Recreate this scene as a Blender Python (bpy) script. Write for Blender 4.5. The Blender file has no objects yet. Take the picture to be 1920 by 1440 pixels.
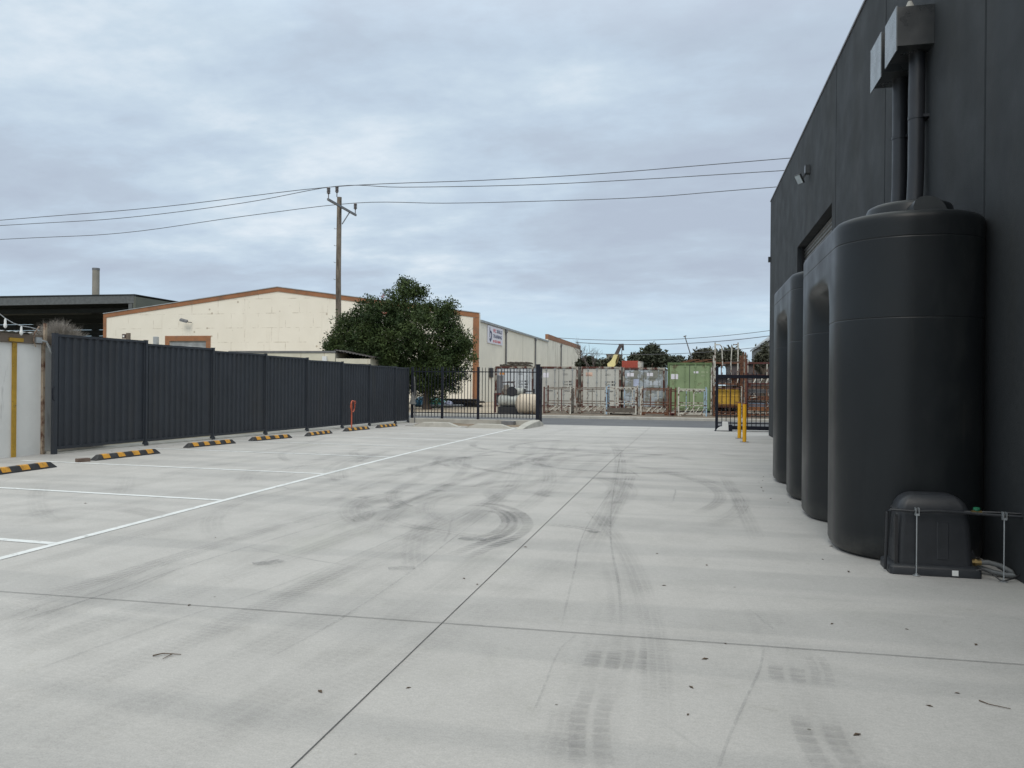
import bpy, math, random
from math import sin, cos, pi, sqrt, radians
from mathutils import Vector, Matrix
random.seed(11)
scene = bpy.context.scene
COL = scene.collection

# ------------------------------------------------------------------ camera
F = 1442.0; YAW = math.atan2(336, F); ROLL = 0.009; EYE = 1.5
cam_d = bpy.data.cameras.new('camera'); cam = bpy.data.objects.new('camera', cam_d); COL.objects.link(cam)
scene.camera = cam
cam_d.sensor_width = 36.0; cam_d.lens = F / 1920 * 36.0; cam_d.clip_start = 0.05; cam_d.clip_end = 6000
cam_d.shift_y = -1 / 1920
fw = Vector((-sin(YAW), cos(YAW), 0)); rt = Vector((cos(YAW), sin(YAW), 0)); upv = Vector((0, 0, 1))
XI = rt * cos(ROLL) + upv * sin(ROLL); YI = -rt * sin(ROLL) + upv * cos(ROLL)
EYEP = Vector((0, 0, EYE))
cam.matrix_world = Matrix(((XI.x, YI.x, -fw.x, 0), (XI.y, YI.y, -fw.y, 0), (XI.z, YI.z, -fw.z, EYE), (0, 0, 0, 1)))

# ------------------------------------------------------------------ exposure, sky, sun
scene.view_settings.view_transform = 'Standard'; scene.view_settings.look = 'None'
scene.view_settings.exposure = 0.0; scene.view_settings.gamma = 1.0
scene.view_settings.use_curve_mapping = False
scene.cycles.transparent_max_bounces = 64
SUN_EL = radians(44); SUN_AZ = radians(176)     # azimuth measured clockwise from +Y
world = bpy.data.worlds.new('World'); scene.world = world; world.use_nodes = True

def build_world():
    nt = world.node_tree; N = nt.nodes; Lk = nt.links; N.clear()
    out = N.new('ShaderNodeOutputWorld'); bg = N.new('ShaderNodeBackground')
    sky = N.new('ShaderNodeTexSky'); sky.sky_type = 'NISHITA'; sky.sun_disc = False
    sky.sun_elevation = SUN_EL; sky.sun_rotation = SUN_AZ; sky.altitude = 20; sky.air_density = 1.0; sky.dust_density = 1.2
    tc = N.new('ShaderNodeTexCoord'); sep = N.new('ShaderNodeSeparateXYZ'); Lk.new(tc.outputs['Generated'], sep.inputs[0])
    def math_(op, a, b=None):
        m = N.new('ShaderNodeMath'); m.operation = op
        for i, v in enumerate((a, b)):
            if v is None: continue
            if isinstance(v, (int, float)): m.inputs[i].default_value = v
            else: Lk.new(v, m.inputs[i])
        return m.outputs[0]
    zc = math_('MAXIMUM', sep.outputs['Z'], 0.0)
    den = math_('ADD', zc, 0.17)
    px = math_('DIVIDE', sep.outputs['X'], den); py = math_('DIVIDE', sep.outputs['Y'], den)
    cmb = N.new('ShaderNodeCombineXYZ'); Lk.new(px, cmb.inputs[0]); Lk.new(py, cmb.inputs[1])
    def noise(scale, det, rough, dist=0.0, off=(0, 0, 0), sc=(1, 1, 1)):
        mp = N.new('ShaderNodeMapping'); mp.inputs['Location'].default_value = off; mp.inputs['Scale'].default_value = sc
        Lk.new(cmb.outputs[0], mp.inputs['Vector'])
        n = N.new('ShaderNodeTexNoise'); n.inputs['Scale'].default_value = scale; n.inputs['Detail'].default_value = det
        n.inputs['Roughness'].default_value = rough; n.inputs['Distortion'].default_value = dist
        Lk.new(mp.outputs[0], n.inputs['Vector']); return n.outputs['Fac']
    def ramp(f, stops):
        r = N.new('ShaderNodeValToRGB'); el = r.color_ramp.elements
        while len(el) > 1: el.remove(el[0])
        for i, (p, c) in enumerate(stops):
            e = el[0] if i == 0 else el.new(p)
            e.position = p; e.color = (c[0], c[1], c[2], 1)
        Lk.new(f, r.inputs[0]); return r.outputs[0]
    n1 = noise(0.75, 7, 0.52, 0.25, (3.1, 1.7, 0), (1.0, 1.15, 1))
    n2 = noise(2.1, 6, 0.55, 0.2, (7.7, 4.2, 0), (0.8, 1.3, 1))
    n3 = noise(6.5, 5, 0.6, 0.1, (2.2, 8.8, 0), (0.9, 1.1, 1))
    nm = math_('ADD', math_('ADD', math_('MULTIPLY', n1, 0.58), math_('MULTIPLY', n2, 0.28)), math_('MULTIPLY', n3, 0.14))
    cloud = ramp(nm, [(0.40, (0.46, 0.535, 0.65)), (0.465, (0.495, 0.585, 0.70)), (0.51, (0.535, 0.645, 0.77)), (0.555, (0.595, 0.71, 0.82)), (0.63, (0.77, 0.85, 0.925))])
    # clear strips low over the horizon
    skym = N.new('ShaderNodeMix'); skym.data_type = 'RGBA'; skym.blend_type = 'MULTIPLY'; skym.inputs['Factor'].default_value = 1.0
    Lk.new(sky.outputs[0], skym.inputs['A']); skym.inputs['B'].default_value = (0.10, 0.10, 0.105, 1)
    low = ramp(sep.outputs['Z'], [(0.005, (0.4, 0.4, 0.4)), (0.03, (1, 1, 1)), (0.075, (0.8, 0.8, 0.8)), (0.13, (0, 0, 0))])
    gap = ramp(noise(0.55, 5, 0.6, 0.3, (1.3, 9.1, 0), (0.5, 1.0, 1)), [(0.36, (0, 0, 0)), (0.52, (1, 1, 1))])
    blue = ramp(sep.outputs['Z'], [(0.0, (0.52, 0.80, 0.97)), (0.05, (0.54, 0.79, 0.97)), (0.10, (0.66, 0.82, 0.98))])
    gf = N.new('ShaderNodeMix'); gf.data_type = 'RGBA'; gf.blend_type = 'MULTIPLY'; gf.inputs['Factor'].default_value = 1
    Lk.new(low, gf.inputs['A']); Lk.new(gap, gf.inputs['B'])
    clear = N.new('ShaderNodeMix'); clear.data_type = 'RGBA'; clear.inputs['Factor'].default_value = 0.7
    Lk.new(skym.outputs['Result'], clear.inputs['A']); Lk.new(blue, clear.inputs['B'])
    mx = N.new('ShaderNodeMix'); mx.data_type = 'RGBA'
    Lk.new(gf.outputs['Result'], mx.inputs['Factor']); Lk.new(cloud, mx.inputs['A']); Lk.new(clear.outputs['Result'], mx.inputs['B'])
    # an overcast sky is brightest overhead
    st = ramp(zc, [(0.0, (0.25, 0.25, 0.25)), (0.40, (0.25, 0.25, 0.25)), (0.60, (0.45, 0.45, 0.45)), (1.0, (0.66, 0.66, 0.66))])
    tint = ramp(zc, [(0.0, (1, 1, 1)), (0.40, (1, 1, 1)), (0.7, (1.0, 0.915, 0.79))])
    tm = N.new('ShaderNodeMix'); tm.data_type = 'RGBA'; tm.blend_type = 'MULTIPLY'; tm.inputs['Factor'].default_value = 1.0
    Lk.new(mx.outputs['Result'], tm.inputs['A']); Lk.new(tint, tm.inputs['B'])
    ft = N.new('ShaderNodeMath'); ft.operation = 'MULTIPLY'; Lk.new(st, ft.inputs[0]); ft.inputs[1].default_value = 4.0
    Lk.new(tm.outputs['Result'], bg.inputs['Color']); Lk.new(ft.outputs[0], bg.inputs['Strength'])
    Lk.new(bg.outputs[0], out.inputs['Surface'])
build_world()
sd = bpy.data.lights.new('sun', 'SUN'); sd.energy = 1.35; sd.angle = radians(30); sd.color = (1.0, 0.94, 0.85)
sun = bpy.data.objects.new('sun', sd); COL.objects.link(sun)
sdir = Vector((sin(SUN_AZ) * cos(SUN_EL), cos(SUN_AZ) * cos(SUN_EL), sin(SUN_EL)))
sun.rotation_euler = sdir.to_track_quat('Z', 'Y').to_euler(); sun.location = (-20, -20, 40)

# ------------------------------------------------------------------ measuring helpers (survey points)
def gz(y):
    t = min(y, 31.0) - 15.0
    return -0.0115 * (t + sqrt(t * t + 9)) / 2
def sight(px, py): return fw + XI * ((px - 960) / F) + YI * ((719 - py) / F)
def on_ground(px, py):
    d = sight(px, py); z = 0.0
    for _ in range(15):
        p = EYEP + d * ((z - EYE) / d.z); z = gz(p.y)
    return p
def at_y(px, py, Y): d = sight(px, py); return EYEP + d * (Y / d.y)

# ------------------------------------------------------------------ materials
MATS = {}
def nodes_of(name):
    m = bpy.data.materials.new(name); m.use_nodes = True; nt = m.node_tree
    return m, nt, nt.nodes, nt.links, nt.nodes['Principled BSDF']
def nz(N, L, co, scale, det=4, rough=0.55, dist=0.0, sc=None):
    n = N.new('ShaderNodeTexNoise'); n.inputs['Scale'].default_value = scale; n.inputs['Detail'].default_value = det
    n.inputs['Roughness'].default_value = rough; n.inputs['Distortion'].default_value = dist
    if sc:
        mp = N.new('ShaderNodeMapping'); mp.inputs['Scale'].default_value = sc; L.new(co, mp.inputs['Vector']); co = mp.outputs[0]
    L.new(co, n.inputs['Vector']); return n.outputs['Fac']
def rmp(N, L, f, a, b, ca=(0, 0, 0), cb=(1, 1, 1)):
    r = N.new('ShaderNodeValToRGB'); e = r.color_ramp.elements
    e[0].position = a; e[1].position = b; e[0].color = (*ca, 1); e[1].color = (*cb, 1)
    L.new(f, r.inputs[0]); return r.outputs[0]
def mixc(N, L, f, a, b, mode='MIX'):
    m = N.new('ShaderNodeMix'); m.data_type = 'RGBA'; m.blend_type = mode
    for s, v in (('Factor', f), ('A', a), ('B', b)):
        if isinstance(v, (int, float)): m.inputs[s].default_value = v
        elif isinstance(v, tuple): m.inputs[s].default_value = (*v[:3], 1)
        else: L.new(v, m.inputs[s])
    return m.outputs['Result']
def bump(N, L, bs, h, strength, dist=0.01):
    b = N.new('ShaderNodeBump'); b.inputs['Strength'].default_value = strength; b.inputs['Distance'].default_value = dist
    L.new(h, b.inputs['Height']); L.new(b.outputs[0], bs.inputs['Normal'])
def mat(name, col, rough=0.6, metal=0.0, var=0.25, vs=3.0, bs=0.0, bscale=60, second=None, thr=(0.5, 0.62), ss=2.5, streak=False, spec=0.5):
    """painted / plain material: mottled colour, optional second (rust, dirt) colour in patches or runs"""
    if name in MATS: return MATS[name]
    m, nt, N, L, P = nodes_of(name)
    tc = N.new('ShaderNodeTexCoord'); co = tc.outputs['Object']
    d = tuple(c * (1 - var) for c in col); l = tuple(min(1, c * (1 + var)) for c in col)
    c = rmp(N, L, nz(N, L, co, vs, 5, 0.6), 0.3, 0.7, d, l)
    if second:
        f = rmp(N, L, nz(N, L, co, ss, 6, 0.65, 0.2, (1, 1, 0.18) if streak else None), *thr)
        c = mixc(N, L, f, c, mixc(N, L, nz(N, L, co, 14, 3), second, tuple(x * 0.5 for x in second)))
    L.new(c, P.inputs['Base Color'])
    r = rmp(N, L, nz(N, L, co, vs * 2.3, 3), 0.3, 0.7, (max(0.02, rough - 0.08),) * 3, (min(1, rough + 0.1),) * 3)
    L.new(r, P.inputs['Roughness']); P.inputs['Metallic'].default_value = metal
    P.inputs['Specular IOR Level'].default_value = spec
    if bs: bump(N, L, P, nz(N, L, co, bscale, 4, 0.6), bs, 0.004)
    MATS[name] = m; return m
RUST = (0.13, 0.05, 0.025)
M_wall = mat('dark_render', (0.030, 0.0335, 0.037), 0.75, 0, 0.16, 0.8, 0.5, 70, (0.044, 0.046, 0.046), (0.46, 0.72), 0.8, True, 0.3)
M_dark = mat('dark_backing', (0.012, 0.012, 0.013), 0.9)
M_paleplate = mat('pale_glossy_plate', (0.15, 0.165, 0.175), 0.25, 0.0, 0.08, 2.0, spec=0.8)  # front plate of each rainwater head: paler grey and glossier than its box
M_headbox = mat('dark_glossy_paint', (0.024, 0.027, 0.029), 0.32, 0.0, 0.1, 2.0, spec=0.9)
M_pipe = mat('dark_pipe_paint', (0.027, 0.029, 0.034), 0.42, 0, 0.12, 2)
M_tank = None
M_plast = mat('black_plastic', (0.022, 0.024, 0.028), 0.42, 0, 0.15, 6, 0.1, 200)
M_fence = mat('charcoal_steel_sheet', (0.024, 0.029, 0.038), 0.5, 0, 0.16, 1.1, 0.15, 2.5, second=(0.05, 0.05, 0.05), thr=(0.52, 0.9), ss=1.6, streak=True)
M_gate = mat('blueblack_powdercoat', (0.008, 0.010, 0.018), 0.5, 0, 0.15, 4, spec=0.25)
M_conc = mat('kerb_concrete', (0.40, 0.385, 0.345), 0.85, 0, 0.14, 2.2, 0.3, 90, (0.25, 0.235, 0.2), (0.55, 0.8), 1.6)
M_paintline = mat('white_line_paint', (0.66, 0.67, 0.66), 0.6, 0, 0.08, 5, 0.1, 200, (0.42, 0.42, 0.40), (0.56, 0.72), 6)
M_rubber = mat('black_rubber', (0.026, 0.026, 0.029), 0.75, 0, 0.3, 8, 0.3, 150, (0.10, 0.097, 0.09), (0.52, 0.78), 5)
M_refl = mat('yellow_reflective', (0.62, 0.29, 0.015), 0.45, 0, 0.10, 9, second=(0.28, 0.15, 0.03), thr=(0.52, 0.68), ss=9)
M_yel = mat('yellow_bollard_paint', (0.70, 0.36, 0.010), 0.4, 0, 0.06, 4, second=(0.35, 0.2, 0.03), thr=(0.66, 0.8), ss=5)
M_oldwall = mat('weathered_grey_panel', (0.72, 0.715, 0.69), 0.8, 0, 0.08, 1.2, 0.2, 50, (0.22, 0.21, 0.19), (0.60, 0.82), 3.0, True)
M_mustard = mat('mustard_paint', (0.40, 0.24, 0.025), 0.6, 0, 0.2, 5, second=(0.14, 0.07, 0.03), thr=(0.6, 0.7), ss=6)
M_rustwhite = mat('rusty_cream_post', (0.34, 0.27, 0.2), 0.75, 0, 0.15, 4, second=RUST, thr=(0.45, 0.6), ss=5)
M_timber = mat('brown_timber_beam', (0.17, 0.135, 0.105), 0.8, 0, 0.2, 3)
M_galv = mat('galvanised_steel', (0.42, 0.44, 0.45), 0.4, 0.6, 0.15, 8)
M_zinc = mat('zinc_roof', (0.36, 0.38, 0.39), 0.5, 0.3, 0.2, 2)
M_white = mat('white_plastic', (0.72, 0.72, 0.70), 0.45, 0, 0.06, 5)
M_greyw = mat('dull_grey_cloth', (0.16, 0.16, 0.155), 0.9, 0, 0.2, 9)
M_orange = mat('orange_red_paint', (0.46, 0.10, 0.05), 0.5, 0, 0.15, 9)
M_brown = mat('tan_brown_trim', (0.29, 0.125, 0.055), 0.65, 0, 0.14, 1.0, second=(0.22, 0.13, 0.08), thr=(0.5, 0.75), ss=1.2)
M_cream2 = mat('cream_weatherboard', (0.62, 0.58, 0.46), 0.75, 0, 0.1, 1.5, second=(0.3, 0.2, 0.11), thr=(0.62, 0.8), ss=2, streak=True)
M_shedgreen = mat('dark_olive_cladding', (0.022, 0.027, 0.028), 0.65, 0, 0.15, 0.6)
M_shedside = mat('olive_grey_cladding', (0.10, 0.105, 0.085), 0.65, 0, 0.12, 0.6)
M_chim = mat('chimney_concrete', (0.27, 0.25, 0.21), 0.85, 0, 0.12, 0.8)
M_bark = mat('grey_brown_bark', (0.085, 0.066, 0.05), 0.9, 0, 0.3, 4, 0.6, 30)
M_pole = mat('weathered_pole_timber', (0.20, 0.165, 0.13), 0.9, 0, 0.22, 2.2, 0.5, 25, (0.09, 0.07, 0.055), (0.45, 0.65), 4, True)
M_steel = mat('grey_weathered_steel', (0.18, 0.18, 0.185), 0.55, 0.4, 0.2, 5)
M_porc = mat('brown_grey_porcelain', (0.14, 0.125, 0.125), 0.3, 0, 0.1, 9)
M_wire = mat('dull_wire', (0.10, 0.105, 0.115), 0.6, 0.3, 0.05, 2)
M_twig = mat('pale_dry_twigs', (0.26, 0.235, 0.21), 0.9, 0, 0.2, 3)
M_greytwig = mat('bare_branch_grey', (0.12, 0.105, 0.10), 0.9, 0, 0.2, 3)
M_brass = mat('brass', (0.30, 0.22, 0.10), 0.4, 0.8, 0.2, 20)
M_hose = mat('grey_hose_rubber', (0.12, 0.125, 0.125), 0.5, 0, 0.15, 20)
M_green = mat('green_tap_plastic', (0.02, 0.16, 0.08), 0.4)
M_pallet = mat('old_pallet_timber', (0.115, 0.10, 0.083), 0.9, 0, 0.25, 5)
M_red = mat('red_container_paint', (0.36, 0.065, 0.04), 0.6, 0, 0.08, 0.8)
M_craney = mat('faded_yellow_paint', (0.68, 0.60, 0.30), 0.5, 0, 0.1, 1.5, second=(0.35, 0.28, 0.12), thr=(0.6, 0.75), ss=2)
M_craneb = mat('brown_black_steel', (0.075, 0.06, 0.06), 0.6, 0, 0.2, 2)
M_greyblk = mat('grey_beige_block', (0.23, 0.215, 0.19), 0.85, 0, 0.1, 0.4)
M_greywall2 = mat('mid_grey_cladding', (0.17, 0.175, 0.175), 0.7, 0, 0.08, 0.5)
M_blue = mat('faded_blue_plastic', (0.03, 0.13, 0.22), 0.5, 0, 0.3, 3)
M_teal = mat('teal_plastic', (0.04, 0.30, 0.27), 0.5, 0, 0.35, 3)
M_lav = mat('pale_lilac_plastic', (0.42, 0.43, 0.56), 0.6, 0, 0.2, 4)
M_beige = mat('dirty_beige_tank', (0.52, 0.44, 0.34), 0.6, 0, 0.12, 2, second=(0.26, 0.19, 0.13), thr=(0.55, 0.75), ss=2)
M_mach = mat('pale_grey_machine_paint', (0.36, 0.37, 0.34), 0.5, 0, 0.2, 4, second=RUST, thr=(0.56, 0.68), ss=5)
M_black = mat('greasy_black_steel', (0.02, 0.02, 0.022), 0.5, 0, 0.3, 6)
M_maroon = mat('maroon_rusty_steel', (0.085, 0.02, 0.018), 0.7, 0, 0.3, 5, second=RUST, thr=(0.5, 0.65), ss=6)
M_rusty = mat('brown_rusty_steel', (0.15, 0.065, 0.035), 0.85, 0, 0.35, 6, second=(0.05, 0.03, 0.024), thr=(0.5, 0.65), ss=7)
M_wrust = mat('chipped_white_steel', (0.52, 0.50, 0.44), 0.65, 0, 0.15, 5, second=RUST, thr=(0.50, 0.58), ss=7)
M_brust = mat('chipped_pale_blue_steel', (0.30, 0.42, 0.52), 0.65, 0, 0.15, 5, second=RUST, thr=(0.53, 0.6), ss=7)
M_gyrust = mat('grey_rusty_steel', (0.22, 0.20, 0.17), 0.75, 0, 0.25, 5, second=RUST, thr=(0.48, 0.6), ss=6)
M_ylw2 = mat('dirty_yellow_steel', (0.50, 0.30, 0.03), 0.6, 0, 0.15, 3, second=RUST, thr=(0.55, 0.7), ss=4)
M_navy = mat('sign_navy', (0.03, 0.035, 0.10), 0.5); M_pink = mat('sign_red', (0.55, 0.09, 0.11), 0.5)
M_signw = mat('sign_white', (0.70, 0.68, 0.74), 0.5, 0, 0.04, 1)
M_ink = mat('stencil_black', (0.03, 0.03, 0.032), 0.7); M_chalk = mat('chalk_white', (0.6, 0.62, 0.6), 0.8)
M_cont_grey = mat('chalky_grey_container', (0.45, 0.445, 0.41), 0.65, 0, 0.08, 1.0, second=(0.22, 0.08, 0.035), thr=(0.60, 0.68), ss=1.5, streak=True)
M_cont_grey2 = mat('pale_grey_container', (0.48, 0.475, 0.435), 0.65, 0, 0.06, 1.0, second=(0.3, 0.22, 0.16), thr=(0.64, 0.76), ss=1.3, streak=True)
M_cont_blue = mat('patched_bluegrey_container', (0.36, 0.40, 0.44), 0.65, 0, 0.1, 1.0, second=(0.27, 0.27, 0.24), thr=(0.47, 0.52), ss=1.1)
M_cont_white = mat('white_bluish_container', (0.54, 0.58, 0.62), 0.6, 0, 0.05, 1.0, second=(0.33, 0.33, 0.33), thr=(0.66, 0.76), ss=1.3, streak=True)
M_cont_green = mat('faded_green_container', (0.22, 0.295, 0.155), 0.65, 0, 0.18, 0.8, second=(0.17, 0.135, 0.075), thr=(0.57, 0.65), ss=0.9)
M_bed = mat('garden_bed_soil', (0.19, 0.145, 0.10), 0.95, 0, 0.3, 4, 0.6, 40)
M_leaflitter = mat('dry_leaf', (0.10, 0.07, 0.045), 0.9)

def foliage_mat(name, dark, light, scale, spec=0.3):
    m, nt, N, L, P = nodes_of(name)
    tc = N.new('ShaderNodeTexCoord'); co = tc.outputs['Object']
    g = N.new('ShaderNodeNewGeometry')
    f1 = nz(N, L, co, scale, 3, 0.6)
    c = rmp(N, L, f1, 0.35, 0.65, dark, light)
    r = rmp(N, L, g.outputs['Random Per Island'], 0.0, 1.0, (0.7, 0.7, 0.7), (1.3, 1.3, 1.22))
    L.new(mixc(N, L, 1.0, c, r, 'MULTIPLY'), P.inputs['Base Color'])
    P.inputs['Roughness'].default_value = 0.5; P.inputs['Specular IOR Level'].default_value = spec
    return m
M_leaf = foliage_mat('bottlebrush_leaf', (0.022, 0.040, 0.016), (0.066, 0.092, 0.032), 0.9, 0.15)
M_leaf_far = foliage_mat('dark_pine_leaf', (0.030, 0.038, 0.026), (0.062, 0.070, 0.044), 0.4)
M_leaf_dull = foliage_mat('dull_olive_leaf', (0.05, 0.052, 0.038), (0.09, 0.09, 0.06), 0.5)
M_flower = mat('red_brush_flower', (0.20, 0.05, 0.03), 0.8)

def make_tank_mat():
    m, nt, N, L, P = nodes_of('charcoal_poly_tank')
    tc = N.new('ShaderNodeTexCoord'); co = tc.outputs['Object']
    c = rmp(N, L, nz(N, L, co, 0.9, 5, 0.6), 0.3, 0.7, (0.009, 0.0108, 0.0125), (0.013, 0.0155, 0.0175))
    dust = rmp(N, L, nz(N, L, co, 1.6, 6, 0.62, 0.3, (1, 1, 0.45)), 0.55, 0.85)
    c = mixc(N, L, dust, c, (0.030, 0.032, 0.032))
    sz = N.new('ShaderNodeSeparateXYZ'); L.new(co, sz.inputs[0])
    zr = rmp(N, L, sz.outputs['Z'], 0.0, 0.22, (1, 1, 1), (0, 0, 0)); sp = N.new('ShaderNodeMath'); sp.operation = 'MULTIPLY'; L.new(zr, sp.inputs[0]); L.new(rmp(N, L, nz(N, L, co, 6, 5, 0.65), 0.3, 0.7), sp.inputs[1])
    c = mixc(N, L, sp.outputs[0], c, (0.07, 0.068, 0.062))
    # rain-washed grime above the moulded seam
    sep = N.new('ShaderNodeSeparateXYZ'); L.new(co, sep.inputs[0])
    run = rmp(N, L, nz(N, L, co, 3.2, 4, 0.6, 0.0, (1, 1, 0.10)), 0.60, 0.78)
    c = mixc(N, L, run, c, (0.040, 0.038, 0.034))
    vor = N.new('ShaderNodeTexVoronoi'); vor.inputs['Scale'].default_value = 1.9; L.new(co, vor.inputs['Vector'])
    fl = rmp(N, L, vor.outputs['Distance'], 0.012, 0.02, (1, 1, 1), (0, 0, 0))
    c = mixc(N, L, fl, c, (0.25, 0.25, 0.25))
    L.new(c, P.inputs['Base Color'])
    L.new(rmp(N, L, nz(N, L, co, 2.2, 4), 0.3, 0.7, (0.33,) * 3, (0.47,) * 3), P.inputs['Roughness']); P.inputs['Specular IOR Level'].default_value = 0.35
    bump(N, L, P, nz(N, L, co, 2.0, 3, 0.5), 0.25, 0.02)
    return m
M_tank = make_tank_mat()

def make_yard_mat():
    m, nt, N, L, P = nodes_of('broomed_concrete')
    tc = N.new('ShaderNodeTexCoord'); co = tc.outputs['Object']
    big = nz(N, L, co, 0.22, 5, 0.55, 0.4)
    c = rmp(N, L, big, 0.3, 0.7, (0.418, 0.401, 0.380), (0.472, 0.453, 0.430))
    # trowel bays: faint bands running across the slab
    band = nz(N, L, co, 1.0, 3, 0.5, 0.25, (0.12, 1.5, 1))
    c = mixc(N, L, rmp(N, L, band, 0.48, 0.56), c, mixc(N, L, 1.0, c, (0.90, 0.905, 0.91), 'MULTIPLY'))
    mid = nz(N, L, co, 1.6, 6, 0.62, 0.3)
    c = mixc(N, L, rmp(N, L, mid, 0.45, 0.72), c, mixc(N, L, 1.0, c, (0.88, 0.88, 0.875), 'MULTIPLY'))
    # warm dusty stains
    c = mixc(N, L, rmp(N, L, nz(N, L, co, 0.5, 5, 0.6, 0.6), 0.58, 0.75), c, (0.42, 0.41, 0.375))
    # streaky rubber film where vehicles turn
    sep = N.new('ShaderNodeSeparateXYZ'); L.new(co, sep.inputs[0])
    zone = rmp(N, L, sep.outputs['Y'], 0.0, 1.0)
    mr = N.new('ShaderNodeMapRange'); mr.inputs['From Min'].default_value = 7.0; mr.inputs['From Max'].default_value = 15.0; mr.clamp = True
    L.new(sep.outputs['Y'], mr.inputs['Value'])
    st = nz(N, L, co, 1.0, 6, 0.68, 0.5, (0.22, 0.9, 1))
    sf = N.new('ShaderNodeMath'); sf.operation = 'MULTIPLY'; L.new(rmp(N, L, st, 0.46, 0.66), sf.inputs[0]); L.new(mr.outputs[0], sf.inputs[1])
    c = mixc(N, L, sf.outputs[0], c, mixc(N, L, 1.0, c, (0.88, 0.876, 0.876), 'MULTIPLY'))
    # drag streaks running down the yard on the parking side
    st2 = nz(N, L, co, 1.0, 6, 0.65, 0.3, (1.9, 0.22, 1))
    mr2 = N.new('ShaderNodeMapRange'); mr2.inputs['From Min'].default_value = -0.9; mr2.inputs['From Max'].default_value = -3.0; mr2.clamp = True
    L.new(sep.outputs['X'], mr2.inputs['Value'])
    sf2 = N.new('ShaderNodeMath'); sf2.operation = 'MULTIPLY'; L.new(rmp(N, L, st2, 0.47, 0.68), sf2.inputs[0]); L.new(mr2.outputs[0], sf2.inputs[1])
    c = mixc(N, L, sf2.outputs[0], c, mixc(N, L, 1.0, c, (0.91, 0.908, 0.908), 'MULTIPLY'))
    fine = nz(N, L, co, 130, 3, 0.7)
    c = mixc(N, L, 1.0, c, rmp(N, L, fine, 0.3, 0.7, (0.86,) * 3, (1.12,) * 3), 'MULTIPLY')
    grain = nz(N, L, co, 38, 4, 0.7, 0.0, (0.6, 1.5, 1))
    c = mixc(N, L, 1.0, c, rmp(N, L, grain, 0.3, 0.7, (0.93,) * 3, (1.06,) * 3), 'MULTIPLY')
    scl = nz(N, L, co, 7, 5, 0.7, 0.8)
    c = mixc(N, L, rmp(N, L, scl, 0.60, 0.70), c, mixc(N, L, 1.0, c, (0.93, 0.925, 0.91), 'MULTIPLY'))
    # a few wandering hairline cracks
    wv = N.new('ShaderNodeMix'); wv.data_type = 'VECTOR'; wv.inputs['Factor'].default_value = 0.12; L.new(co, wv.inputs['A'])
    wn = N.new('ShaderNodeTexNoise'); wn.inputs['Scale'].default_value = 1.3; wn.inputs['Detail'].default_value = 5; L.new(co, wn.inputs['Vector']); L.new(wn.outputs['Color'], wv.inputs['B'])
    ce = N.new('ShaderNodeTexVoronoi'); ce.feature = 'DISTANCE_TO_EDGE'; ce.inputs['Scale'].default_value = 0.30; L.new(wv.outputs['Result'], ce.inputs['Vector'])
    cm = N.new('ShaderNodeMath'); cm.operation = 'MULTIPLY'; L.new(rmp(N, L, ce.outputs['Distance'], 0.0006, 0.0016, (0.55,) * 3, (0, 0, 0)), cm.inputs[0]); L.new(rmp(N, L, nz(N, L, co, 0.35, 3), 0.50, 0.56), cm.inputs[1])
    c = mixc(N, L, cm.outputs[0], c, (0.2, 0.195, 0.185))
    spk = N.new('ShaderNodeTexVoronoi'); spk.inputs['Scale'].default_value = 2.6; L.new(co, spk.inputs['Vector'])
    c = mixc(N, L, rmp(N, L, spk.outputs['Distance'], 0.016, 0.026, (1, 1, 1), (0, 0, 0)), c, (0.13, 0.12, 0.10))
    L.new(c, P.inputs['Base Color']); P.inputs['Roughness'].default_value = 0.72; P.inputs['Specular IOR Level'].default_value = 0.35
    bump(N, L, P, nz(N, L, co, 55, 4, 0.6, 0, (0.5, 1.4, 1)), 0.12, 0.004)
    return m
M_yard = make_yard_mat()

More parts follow.
